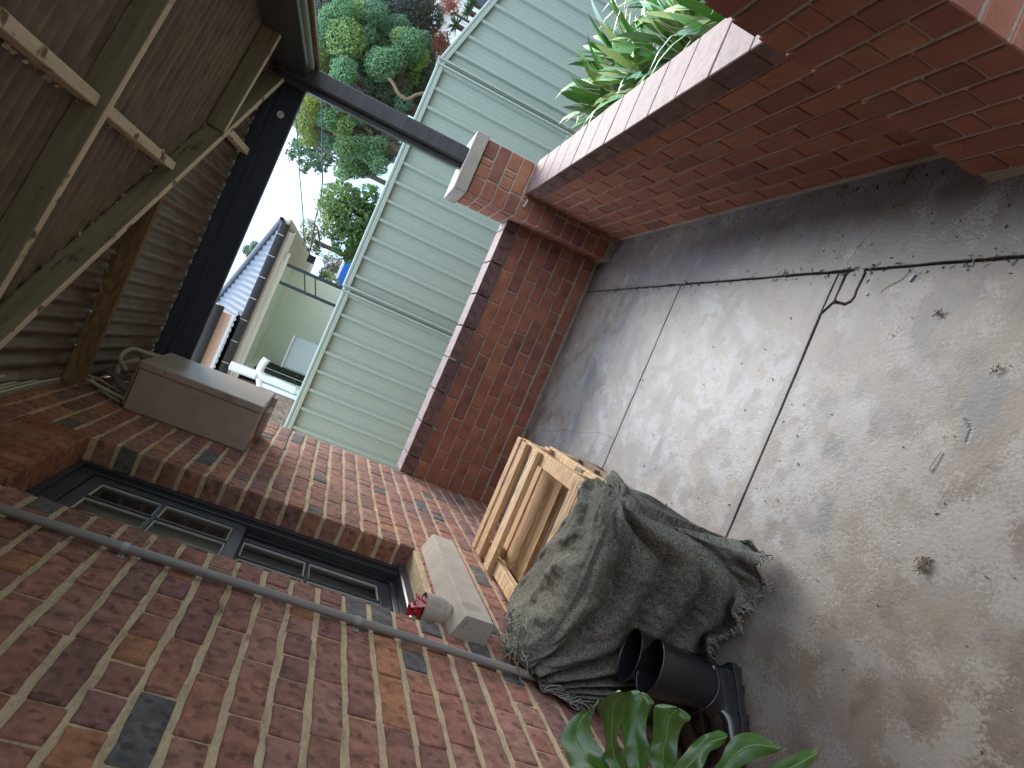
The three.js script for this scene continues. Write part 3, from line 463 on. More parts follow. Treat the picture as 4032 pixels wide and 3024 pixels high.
// ---------- green steel fence ----------
{
  const ZF = -7.05, f = thing('steel_fence', 'pale green ribbed steel fence beyond the low brick wall', 'fence', [0, 0, ZF]);
  const topY = (x) => x > 3.44 ? 1.585 - 0.285 * (x - 3.44) : x > 1.08 ? 1.575 + 0.004 * (x - 1.08) : 1.555;
  const botY = (x) => x > 3.44 ? -0.12 - 0.02 * (x - 3.44) : -0.2;
  const panel = (x0, x1) => {
    const prof = []; const n = 12, p = (x1 - x0) / n;
    for (let k = 0; k < n; k++) { const s = x0 + k * p; for (const [t, z] of [[0.0, 0], [0.18, 0], [0.184, 0.0016], [0.192, 0.0016], [0.196, 0], [0.36, 0], [0.364, 0.0016], [0.372, 0.0016], [0.376, 0], [0.58, 0], [0.66, 0.034], [0.78, 0.034], [0.86, 0]]) prof.push([s + t * p, z]); } prof.push([x1, 0]);
    const rows = 6, rings = []; for (let i = 0; i <= rows; i++) rings.push(prof.map(([x, z]) => V(x, lerp(botY(x), topY(x) - 0.01, i / rows), z - 0.012)));
    const g = loft(rings, false, false, false, (x1 - x0)).toNonIndexed(); g.computeVertexNormals(); mesh('panel', g, M.fence, f);
    const pr = (x) => [[-0.028, 0], [-0.028, 0.062], [-0.02, 0.07], [0.022, 0.07], [0.03, 0.062], [0.03, 0.044], [0.024, 0.04], [0.024, 0.028], [0.03, 0.024], [0.03, -0.002], [0.024, -0.006]].map(([z, y]) => V(x, topY(x) - 0.055 + y, z));
    const rg = loft([pr(x0 + 0.001), pr(x1 - 0.001)], true, true, true).toNonIndexed(); rg.computeVertexNormals(); mesh('top_rail', rg, M.fence, f);
    const br = loft([x0, x1].map((x) => [[-0.028, -0.03], [0.026, -0.03], [0.026, 0.04], [-0.028, 0.04]].map(([z, y]) => V(x, botY(x) + y, z))), true, true, true).toNonIndexed(); br.computeVertexNormals(); mesh('bottom_rail', br, M.fence, f);
  };
  const px = [-3.64, -1.28, 1.08, 3.44, 5.8, 8.16];
  for (let i = 0; i < px.length - 1; i++) panel(px[i] + 0.004, px[i + 1] - 0.004);
  for (const x of px) { const t = topY(x) + 0.022, b = -0.4; mesh('post', mergeGeometries([bx(x - 0.046, x - 0.024, b, t, 0.012, 0.046, 0.003), bx(x + 0.008, x + 0.03, b, t, 0.012, 0.046, 0.003), bx(x - 0.006, x + 0.002, b, t, 0.008, 0.034, 0.002), bx(x - 0.046, x + 0.03, b, t, -0.035, -0.028, 0.002)]), M.fence, f);
    for (const y of [0, -0.03]) mesh('screw', new THREE.SphereGeometry(0.005, 8, 6).translate(x - 0.034, t - 0.03 + y, 0.047), M.steel, f); }
}

// ---------- stacked pallets ----------
function palletBoards(p, top, boards, stringers, mats) {
  for (const [za, zb, x0, x1, m] of boards) mesh('deck_board', bx(x0, x1, top - 0.026, top, za, zb, 0.0025), m || pick(mats), p);
  for (const [x0, x1] of stringers) mesh('stringer', bx(x0, x1, top - 0.062, top - 0.0265, -3.455, -2.1, 0.003), pick(mats), p);
  for (const [x0, x1] of stringers) for (const z of [-3.44, -2.84, -2.2]) mesh('block', bx(x0 + 0.004, x1 - 0.004, top - 0.1495, top - 0.0625, z, z + 0.09, 0.003), pick(mats), p);
  const nails = []; for (const [za, zb, x0, x1] of boards) for (const x of [x0 + 0.03, x1 - 0.03]) for (const t of [0.3, 0.7]) nails.push(put(new THREE.CylinderGeometry(0.0025, 0.0025, 0.002, 7), [x + rr(-0.006, 0.006), top + 0.0005, lerp(za, zb, t)]));
  const o = mesh('nail_heads', mergeGeometries(nails), M.black, p); o.userData.kind = 'stuff';
}
{
  const p1 = thing('wooden_pallet', 'bottom greyed wooden pallet of the stack against the brick wall', 'pallet', [0, 0, 0], 0, 'stacked pallets');
  palletBoards(p1, 0.151, [[-3.44, -3.33, 0.03, 0.64], [-3.2, -3.09, 0.03, 0.64], [-2.95, -2.84, 0.03, 0.64], [-2.7, -2.59, 0.03, 0.64], [-2.45, -2.34, 0.03, 0.64], [-2.21, -2.1, 0.03, 0.64]], [[0.03, 0.1], [0.29, 0.36], [0.575, 0.645]], [M.pineGrey]);
  const p2 = thing('wooden_pallet', 'middle wooden pallet of the stack, with wide planks close together', 'pallet', [0, 0, 0], 0, 'stacked pallets');
  palletBoards(p2, 0.301, [[-3.45, -3.36, 0.03, 0.63], [-3.335, -3.175, 0.03, 0.565], [-3.171, -3.02, 0.03, 0.565], [-2.96, -2.87, 0.03, 0.63, M.pineGrey], [-2.85, -2.7, 0.03, 0.63], [-2.66, -2.5, 0.03, 0.63], [-2.4, -2.3, 0.03, 0.63], [-2.2, -2.1, 0.03, 0.63]], [[0.03, 0.1], [0.57, 0.638]], M.pine);
  const p3 = thing('wooden_pallet', 'topmost wooden pallet of the stack, half covered by the grey blanket', 'pallet', [0, 0, 0], 0, 'stacked pallets');
  palletBoards(p3, 0.451, [[-3.462, -3.395, 0.018, 0.622], [-3.362, -3.278, 0.02, 0.616], [-3.162, -3.072, 0.02, 0.617], [-2.555, -2.462, 0.02, 0.62], [-2.456, -2.365, 0.02, 0.62], [-2.34, -2.25, 0.02, 0.62], [-2.2, -2.1, 0.02, 0.62]], [[0.02, 0.085], [0.558, 0.624]], M.pine);
  const b = thing('bolt', 'small shiny bolt standing on the edge of the topmost pallet', 'bolt', [0.605, 0.451, -2.42]); mesh('head', new THREE.CylinderGeometry(0.006, 0.006, 0.006, 6).translate(0, 0.017, 0), M.steel, b); mesh('shank', new THREE.CylinderGeometry(0.003, 0.003, 0.015, 8).translate(0, 0.0072, 0), M.steel, b);
}

// ---------- blanket thrown over the near end of the stack: ridge along the pallet edge, front drape swept to the floor ----------
{
  const NU = 170, NV = 150, h = 0.0075, N = NU * NV, P = new Float32Array(N * 3);
  const id = (i, j) => (j * NU + i) * 3;
  const curve = (pts) => { const c = new THREE.CatmullRomCurve3(pts.map((p) => V(...p.slice(1))), false, 'centripetal'), ks = pts.map((p) => p[0]); return (s) => { let k = 0; while (k < ks.length - 2 && s > ks[k + 1]) k++; const f = Math.min(1, Math.max(0, (s - ks[k]) / (ks[k + 1] - ks[k]))); return c.getPoint((k + f) / (ks.length - 1)); }; };
  const back = curve([[0, 0.025, 0.47, -2.44], [0.12, 0.08, 0.47, -2.62], [0.3, 0.2, 0.462, -2.58], [0.5, 0.33, 0.462, -2.52], [0.75, 0.5, 0.462, -2.42], [0.95, 0.615, 0.464, -2.4], [1.05, 0.64, 0.46, -2.41], [1.3, 0.648, 0.42, -2.44]]);
  const ridge = curve([[0, 0.02, 0.5, -2.08], [0.08, 0.05, 0.54, -2.09], [0.2, 0.13, 0.5, -2.1], [0.4, 0.27, 0.478, -2.09], [0.7, 0.47, 0.477, -2.085], [0.92, 0.6, 0.476, -2.082], [1.0, 0.645, 0.46, -2.1], [1.15, 0.655, 0.44, -2.2], [1.3, 0.655, 0.40, -2.36]]);
  const hem = curve([[0, 0.018, 0.385, -1.985], [0.1, 0.07, 0.25, -1.975], [0.2, 0.12, 0.12, -1.98], [0.32, 0.19, 0.012, -1.99], [0.5, 0.3, 0.007, -2.0], [0.7, 0.455, 0.007, -1.92], [0.88, 0.6, 0.007, -1.875], [0.95, 0.672, 0.007, -1.9], [1.0, 0.645, 0.012, -2.02], [1.05, 0.638, 0.06, -2.085], [1.12, 0.642, 0.25, -2.12], [1.2, 0.648, 0.34, -2.24], [1.3, 0.65, 0.36, -2.38]]);
  const ridgeFn = (a) => { const s = Math.sin(a); return s > 0 ? Math.pow(s, 1.6) : -0.5 * Math.pow(-s, 0.8); };
  for (let j = 0; j < NV; j++) for (let i = 0; i < NU; i++) {
    const s = i / (NU - 1) * 1.3, tt = j / (NV - 1), k = id(i, j), split = 0.4; let p, nrm, amp;
    const nse = (f, o) => samp(nA, s * f + o, tt * f * 0.8 + o * 1.7) - 0.5;
    if (tt < split) {
      const t = tt / split; p = back(s).lerp(ridge(s), t); nrm = V(s > 1 ? 0.8 : 0, 1, 0.1).normalize();
      const b = Math.max(0, 1 - Math.abs(t - 0.55) * 1.6), w = ridgeFn(s * 9 + t * 6 + nse(0.35, 0.2) * 8) * 0.022 + ridgeFn(t * 9 - s * 5 + nse(0.4, 0.6) * 8) * 0.016 + nse(0.9, 0.3) * 0.02;
      p.addScaledVector(nrm, Math.max(0, w + 0.008) * (0.25 + 0.75 * b) * (t > 0.9 ? (1 - t) * 10 : 1)); const q = Math.exp(-(((s - 0.1) / 0.13) ** 2) - (((t - 0.72) / 0.34) ** 2)); p.y += 0.075 * q * (0.8 + nse(1.5, 0.1)); if (t < 0.06) p.y += 0.006 * ridgeFn(s * 30);
    } else {
      const t = (tt - split) / (1 - split), a = ridge(s), d = hem(s), c1 = a.clone().lerp(d, 0.22), c2 = a.clone().lerp(d, 0.72); const fr = s < 1 ? 1 : Math.max(0, 1 - (s - 1) * 5);
      c1.z += (0.035) * fr; c1.y += 0.02; c2.z -= 0.03 * fr; c2.y -= 0.05 * smooth(0.05, 0.3, a.y - d.y - 0.2); if (s > 1) { c1.x += 0.006; c2.x += 0.002; } else if (s > 0.8) { const kk = smooth(0.8, 1, s); c2.x -= 0.045 * kk; c2.z -= 0.04 * kk; c1.x -= 0.006 * kk; }
      p = a.clone().multiplyScalar((1 - t) ** 3).addScaledVector(c1, 3 * t * (1 - t) ** 2).addScaledVector(c2, 3 * t * t * (1 - t)).addScaledVector(d, t ** 3);
      nrm = V(s > 0.97 ? 0.9 : 0.12, 0.22 + 0.5 * smooth(0.8, 1, t), s > 0.97 ? 0.35 : 1).normalize();
      // folds fan out from the heap at the wall and, fewer, from the open corner
      const X = s - 0.02, Y = t * 0.9 + 0.03, th = Math.atan2(Y, X), r = Math.hypot(X, Y), fold = (a) => Math.pow(Math.abs(Math.sin(a)), 0.75) * 1.8 - 1.05;
      const g = Math.sqrt(Math.max(0, s + 0.06)) * Math.pow(Math.max(0.02, 1.12 - s), 0.55) * 1.35, ph = t / g; // swags hang from the open corner to the heap
      const f1 = fold(ph * 10 + 0.4 + nse(0.35, 0.4) * 3), f2 = fold(th * 9 + nse(0.5, 0.7) * 3), X2 = 1.02 - s, th2 = Math.atan2(Y, X2 + 0.02), f3 = fold(th2 * 7 + nse(0.4, 0.9) * 2);
      const hold = smooth(0, 0.1, t), wq = smooth(0.6, 0.95, s), heap = Math.exp(-r * 3.2), kk = s > 0.96 ? lerp(1, 0.4, smooth(0.96, 1.03, s)) : 1;
      p.addScaledVector(nrm, kk * hold * (0.04 * f1 * (1 - wq) * smooth(0.02, 0.3, r) + 0.03 * f2 * heap + 0.04 * f3 * wq + 0.02 * nse(0.8, 0.15) + 0.014));
      if (s > 1) { const bl = Math.sin(Math.PI * Math.min(1, t * 1.15)) * smooth(1.02, 1.12, s); p.x += bl * (0.026 + 0.02 * fold(t * 7 + s * 6)); p.y += bl * 0.01; }
      if (s > 0.84 && s < 1.02 && t > 0.7) { const q = smooth(0.7, 0.9, t) * smooth(0.84, 0.92, s) * (1 - smooth(0.98, 1.02, s)); p.y += q * (0.03 + 0.035 * fold(s * 34 + t * 5)); }
      if (t > 0.8) { const q = smooth(0.8, 1, t) * smooth(0.35, 0.6, s) * (1 - smooth(1.0, 1.1, s)); p.y += q * 0.03 * Math.max(0, ridgeFn(s * 26 + nse(0.6, 0.8) * 6) + 0.3); p.z += q * 0.02 * nse(1.2, 0.5); }
    }
    p.add(V(nse(3.1, 0.33), nse(3.3, 0.12), nse(3.0, 0.77)).multiplyScalar(0.005));
    // keep it outside the stack, off the wall and on the floor
    if (p.x < 0.634 && p.y < 0.458 && p.z < -2.092) { const dx = 0.634 - p.x, dy = 0.458 - p.y, dz = -2.092 - p.z; if (dy <= dx && dy <= dz) p.y = 0.458; else if (dz <= dx) p.z = -2.092; else p.x = 0.634; }
    p.y = Math.max(0.006, p.y); p.x = Math.max(0.014, p.x); P[k] = p.x; P[k + 1] = p.y; P[k + 2] = p.z;
  }
  const uv = [], idx = []; for (let j = 0; j < NV; j++) for (let i = 0; i < NU; i++) uv.push(i * h * 2.6, j * h * 2.6);
  for (let j = 0; j < NV - 1; j++) for (let i = 0; i < NU - 1; i++) { const a = j * NU + i; idx.push(a, a + NU, a + 1, a + 1, a + NU, a + NU + 1); }
  const top = geo(Array.from(P), idx, uv), nrm = top.attributes.normal;
  const P2 = []; for (let k = 0; k < N; k++) { const sg = 1; P2.push(P[k * 3] - nrm.getX(k) * 0.004, Math.max(0.002, P[k * 3 + 1] - nrm.getY(k) * 0.004), P[k * 3 + 2] - nrm.getZ(k) * 0.004); }
  const under = geo(P2, idx.slice().reverse(), uv);
  const clothM = std(C(.24, .225, .195), { map: T.cloth, bumpMap: T.clothB, bumpScale: 0.0016, roughness: 1, side: THREE.DoubleSide });
  const bl = thing('blanket', 'crumpled dark grey woven blanket thrown over the stacked pallets', 'blanket'); mesh('cloth', mergeGeometries([top, under]), clothM, bl);
  const fr = []; const strand = (k, dirx, dirz, len) => { const a = V(P[k], P[k + 1], P[k + 2]); const b = a.clone().add(V(dirx * len * 0.5 + rr(-0.01, 0.01), -len * 0.35, dirz * len * 0.5 + rr(-0.01, 0.01))), c = b.clone().add(V(dirx * len * 0.3 + rr(-0.015, 0.015), -len * 0.5, dirz * len * 0.3 + rr(-0.012, 0.012))); for (const p of [b, c]) { p.y = Math.max(0.005, p.y); p.x = Math.max(0.012, p.x); } fr.push(tube([a, b, c], rr(0.0012, 0.0022), 6, 4)); };
  for (let i = 0; i < NU * 0.78; i++) for (let q = 0; q < 2; q++) strand(id(i, NV - 1), rr(-0.3, 0.3), 0.5, rr(0.012, 0.035));
  for (let j = 40; j < NV; j++) for (let q = 0; q < 1; q++) strand(id(0, j), rr(-0.1, 0.5), rr(-0.3, 0.5), rr(0.03, 0.06));
  for (let q = 0; q < 46; q++) { const a = V(rr(0.03, 0.16), rr(0.565, 0.6), rr(-2.3, -2.06)), w = [a]; for (let n = 0; n < 4; n++) w.push(w[n].clone().add(V(rr(-0.035, 0.035), rr(-0.014, 0.012), rr(-0.035, 0.035)))); w.forEach((p) => { p.x = Math.max(0.016, p.x); }); fr.push(tube(w, 0.0017, 12, 4)); }
  const f = mesh('fringe', mergeGeometries(fr), std(C(.27, .26, .22), { roughness: 1 }), bl); f.userData.kind = 'stuff';
}

// ---------- rubber boots ----------
function bootGeo() {
  const ell = (c, ax, az, y, n = 28, sk = 0) => { const o = []; for (let j = 0; j < n; j++) { const a = j / n * Math.PI * 2; o.push(V(c + ax * Math.cos(a), y + sk * Math.cos(a), az * Math.sin(a))); } return o; };
  // local x points to the toe; shaft stands over the heel
  const outer = [[0.312, 0.0, 0.083, 0.066, 0.014], [0.308, 0.0, 0.083, 0.066, 0.014], [0.27, 0.0, 0.081, 0.065, 0.01], [0.22, 0.0, 0.077, 0.062, 0.006], [0.17, 0.002, 0.071, 0.056, 0], [0.13, 0.006, 0.066, 0.05, 0], [0.11, 0.01, 0.067, 0.047, -0.004], [0.09, 0.02, 0.078, 0.045, -0.014]].map(([y, c, ax, az, sk]) => ell(c, ax, az, y, 28, sk));
  const inner = [[0.308, 0.0, 0.0795, 0.0625, 0.014], [0.25, 0.0, 0.0765, 0.0605, 0.01], [0.17, 0.002, 0.067, 0.052, 0], [0.1, 0.01, 0.06, 0.042, 0]].map(([y, c, ax, az, sk]) => ell(c, ax, az, y, 28, sk));
  const shaft = mergeGeometries([loft(outer), loft([outer[0], ...inner], true, false, true)]);
  const W = (x) => { const t = (x + 0.075) / 0.285; return 0.046 * Math.pow(Math.sin(Math.PI * Math.min(1, Math.max(0.02, t * 0.93 + 0.06))), 0.42) * (t > 0.5 ? 1.06 : 0.9); };
  const rings = []; for (let i = 0; i <= 26; i++) { const t = i / 26, x = -0.075 + 0.285 * t, w = W(x), top = t < 0.4 ? lerp(0.1, 0.118, t / 0.4) : t < 0.62 ? lerp(0.118, 0.087, (t - 0.4) / 0.22) : t < 0.86 ? lerp(0.087, 0.07, (t - 0.62) / 0.24) : 0.07 - 0.03 * ((t - 0.86) / 0.14) ** 2; const o = []; for (let j = 0; j < 24; j++) { const a = j / 24 * Math.PI * 2, cs = Math.cos(a), sn = Math.sin(a); o.push(V(x + (i === 0 ? 0.004 : i === 26 ? -0.006 : 0), sn > 0 ? 0.03 + (top - 0.03) * Math.pow(sn, 0.75) : 0.03 + 0.012 * sn, (i === 0 || i === 26 ? 0.3 : 1) * w * Math.sign(cs) * Math.pow(Math.abs(cs), 0.7))); } rings.push(o); }
  const foot = loft(rings, true, true, true);
  const outline = []; for (let i = 0; i <= 30; i++) { const x = -0.082 + 0.3 * i / 30; outline.push(new THREE.Vector2(x, W(lerp(-0.0745, 0.2095, i / 30)) + 0.004)); } const sh = new THREE.Shape([...outline, ...outline.slice().reverse().map((p) => new THREE.Vector2(p.x, -p.y))]);
  const sole = new THREE.ExtrudeGeometry(sh, { depth: 0.014, bevelEnabled: true, bevelSize: 0.002, bevelThickness: 0.002, bevelSegments: 2 }).rotateX(-Math.PI / 2).translate(0, 0.019, 0);
  const lugs = []; for (const [a, b] of [[-0.078, -0.03], [-0.024, 0.0], [0.062, 0.086], [0.094, 0.118], [0.126, 0.15], [0.158, 0.182], [0.188, 0.208]]) { const w = W((a + b) / 2) * 0.96; lugs.push(bx(a, b, 0.0, 0.02, -w, w, 0.003)); }
  const rim = tube(ell(0, 0.083, 0.066, 0.312, 28, 0.014), 0.003, 60, 6, true), seam = tube([V(-0.073, 0.12, 0), V(-0.04, 0.115, 0.047), V(0.02, 0.112, 0.052), V(0.06, 0.13, 0.043), V(0.083, 0.15, 0.02), V(0.084, 0.152, 0), V(0.083, 0.15, -0.02), V(0.06, 0.13, -0.043), V(0.02, 0.112, -0.052), V(-0.04, 0.115, -0.047)], 0.002, 60, 6, true), welt = tube(outline.filter((_, i) => i % 2 === 0).map((p) => V(p.x, 0.034, p.y - 0.003)).concat(outline.slice().reverse().filter((_, i) => i % 2 === 0).map((p) => V(p.x, 0.034, -p.y + 0.003))), 0.003, 120, 6, true);
  return { shaft, foot, sole, lugs: mergeGeometries(lugs), rim, seam, welt };
}
{
  const G = bootGeo(), gl = phys(C(.008, .008, .009), { roughness: 0.2, clearcoat: 0.7, clearcoatRoughness: 0.12 }), mt = phys(C(.009, .009, .01), { roughness: 0.3, clearcoat: 0.5, clearcoatRoughness: 0.15 }), rb = std(C(.014, .013, .012), { roughness: 0.6 });
  const boot = (label, p, turn, m = [gl, mt, rb], sc = 1, name = 'rubber_boot', cat = 'boot', grp = 'pair of black rubber boots') => { const b = thing(name, label, cat, p, turn, grp); b.scale.setScalar(sc); mesh('shaft', G.shaft, m[1], b); mesh('foot', G.foot, m[0], b); const s = mesh('sole', G.sole, m[2], b); mesh('tread', G.lugs, m[2], s); mesh('rim', G.rim, m[1], b); mesh('seam', G.seam, m[1], b); mesh('welt', G.welt, m[2], b); };
  boot('shiny black rubber boot standing in front of its twin', [0.262, 0.0, -1.80], -2.42);
  boot('black rubber boot half hidden behind its twin, against the blanket', [0.238, 0.0, -1.925], -2.3);
  const br = std(C(.05, .028, .016), { roughness: 0.85 });
  boot('dark brown boot between the black boots and the brick wall', [0.13, 0.0, -1.93], -2.2, [br, br, rb], 0.8, 'brown_boot', 'boot', undefined);
}
// ---------- pot with red foil on the sill ----------
{
  const p = thing('plant_pot', 'small grey cement pot on the window sill with crumpled red foil inside', 'pot', [0.012, 0.752, -2.385]);
  const prof = [[0.0, 0.002], [0.041, 0.0], [0.044, 0.006], [0.045, 0.018], [0.051, 0.022], [0.055, 0.05], [0.056, 0.098], [0.0545, 0.102], [0.052, 0.1], [0.05, 0.05], [0.042, 0.02], [0, 0.018]].map(([x, y]) => new THREE.Vector2(x, y));
  mesh('pot', new THREE.LatheGeometry(prof, 40), M.render, p);
  const r = mulberry(9), gs = []; for (let k = 0; k < 26; k++) { const g = new THREE.TetrahedronGeometry(0.02 + r() * 0.014, 0); g.scale(1, 1.1, 0.35); g.rotateX(r() * 6); g.rotateY(r() * 6); const a = r() * 6.28, q = r() * 0.034; g.translate(q * Math.cos(a), 0.078 + r() * 0.045, q * Math.sin(a)); gs.push(g); }
  const red = thing('red_foil', 'crumpled glossy red foil poking out of the small pot', 'foil', [0.012, 0.752, -2.385]); mesh('foil', mergeGeometries(gs), phys(C(.42, .01, .02), { roughness: 0.2, clearcoat: 0.5 }), red);
}

// ---------- large split leaf of the potted plant by the wall ----------
{
  const pl = thing('split_leaf_plant', 'potted plant with a large glossy split green leaf beside the black boots', 'plant', [0.3, 0, -0.72]);
  const n = V(0.12, 0.42, 0.9).normalize(), P0 = EYE.clone().addScaledVector(rayOf(2640, 2960).normalize(), 1.12), o0 = V(0.3, 0, -0.72);
  const pt = (a, b, off) => { const d = rayOf(2100 + a * 0.3942, 2500 + b * 0.3942), t = P0.clone().sub(EYE).dot(n) / d.dot(n); return d.multiplyScalar(t).add(EYE).addScaledVector(n, off).sub(o0); };
  const lobes = [
    [[560, 1700, 790, 1700], [420, 1340, 765, 1330], [365, 1310, 700, 1240], [310, 1180, 690, 1182], [270, 1090, 620, 1120], [285, 1020, 570, 1045], [330, 940, 575, 960], [400, 870, 590, 900], [480, 825, 610, 870], [560, 825, 625, 840], [640, 785, 668, 757]],
    [[800, 1700, 930, 1700], [785, 1330, 948, 1330], [705, 1240, 925, 1240], [692, 1182, 905, 1160], [716, 1140, 880, 1128], [722, 1050, 836, 1040], [700, 900, 862, 900], [664, 740, 908, 740], [655, 660, 940, 640], [700, 590, 965, 560], [770, 530, 975, 520], [850, 492, 960, 492]],
    [[950, 1700, 1130, 1700], [972, 1330, 1140, 1330], [930, 1240, 1150, 1225], [908, 1150, 1158, 1160], [908, 1100, 1155, 1097], [890, 1010, 1126, 1010], [880, 900, 1130, 880], [902, 780, 1158, 770], [930, 650, 1195, 700], [948, 580, 1208, 680], [1000, 563, 1150, 615], [1060, 572, 1090, 583]],
    [[1160, 1700, 1390, 1700], [1190, 1330, 1395, 1330], [1155, 1230, 1425, 1300], [1160, 1160, 1430, 1270], [1165, 1098, 1434, 1150], [1186, 1060, 1440, 1080], [1195, 960, 1458, 985], [1198, 800, 1500, 880], [1205, 710, 1560, 840], [1240, 690, 1570, 815], [1340, 693, 1520, 768], [1420, 706, 1450, 720]],
    [[1400, 1420, 1520, 1700], [1432, 1270, 1600, 1420], [1500, 1195, 1690, 1320], [1580, 1110, 1736, 1250], [1700, 1020, 1780, 1175], [1820, 988, 1860, 1158], [1900, 1000, 1930, 1125], [1960, 1040, 1972, 1062]],
    [[1600, 1560, 1650, 1750], [1790, 1330, 1800, 1600], [1870, 1240, 1930, 1440], [1930, 1130, 2040, 1360], [2000, 1040, 2130, 1310], [2100, 1005, 2260, 1260], [2250, 1030, 2400, 1252], [2400, 1110, 2480, 1235], [2500, 1180, 2537, 1215]],
    [[2000, 1600, 2000, 1800], [2321, 1330, 2300, 1600], [2500, 1262, 2550, 1480], [2648, 1224, 2750, 1400], [2800, 1215, 2880, 1320], [2930, 1250, 2940, 1265]],
  ];
  const skin = [], veins = [], bend = [-0.05, 0.045, 0.0, 0.01, -0.02, -0.03, -0.04];
  lobes.forEach((L, q) => {
    const rows = []; const cl = new THREE.CatmullRomCurve3(L.map(([a, b]) => V(a, b, 0)), false, 'centripetal'), cr = new THREE.CatmullRomCurve3(L.map(([, , a, b]) => V(a, b, 0)), false, 'centripetal'), m = (L.length - 1) * 3, mid = [];
    for (let i = 0; i <= m; i++) { const t = i / m, a = cl.getPoint(t), b = cr.getPoint(t), row = []; for (let c = 0; c <= 8; c++) { const s = c / 8, w = s * 2 - 1; row.push(pt(lerp(a.x, b.x, s), lerp(a.y, b.y, s), bend[q] * t * t - 0.009 * t * w * w + 0.004 * Math.abs(w) + 0.0035 * Math.sin(t * 16 + q) * Math.abs(w) * t + (q === 0 ? -0.03 * t * s : 0))); } rows.push(row); if (i % 2 === 0) mid.push(row[4].clone().addScaledVector(n, 0.0004)); }
    skin.push(loft(rows, false)); veins.push(tube(mid, 0.0007, 30, 5));
  });
  // blade below the splits, in one curved sheet
  const low = []; for (let i = 0; i <= 8; i++) { const row = []; for (let c = 0; c <= 20; c++) { const s = c / 20; row.push(pt(lerp(470, 2300, s), 1690 + 60 * i + (s < 0.1 ? -40 * (1 - s * 10) : 0), -0.002 - i * 0.006)); } low.push(row); }
  skin.push(loft(low, false));
  const leafT = tex(256, 256, (x, y) => { const k = 0.82 + 0.25 * samp(nA, x / 256, y / 256) - 0.1 * samp(nFine, x / 256, y / 256); return [k, k, k * 0.95]; });
  mesh('leaf', mergeGeometries(skin), phys(C(.08, .18, .035), { roughness: 0.2, map: leafT, clearcoat: 0.3, clearcoatRoughness: 0.2, side: THREE.DoubleSide }), pl);
  mesh('vein', mergeGeometries(veins), std(C(.22, .34, .09), { roughness: 0.5 }), pl);
  const q0 = pt(1400, 2150, -0.05), leafBase = q0; mesh('stem', tube([leafBase, V(-0.05, 0.5, 0.03), V(-0.03, 0.3, 0)], 0.008, 24, 8), std(C(.1, .2, .05), { roughness: 0.5 }), pl);
  mesh('pot', new THREE.LatheGeometry([[0, 0.001], [0.1, 0], [0.13, 0.24], [0.14, 0.24], [0.14, 0.27], [0.128, 0.27], [0.12, 0.25], [0, 0.25]].map(([x, y]) => new THREE.Vector2(x, y)), 32), std(C(.3, .14, .08), { roughness: 0.9 }), pl);
}

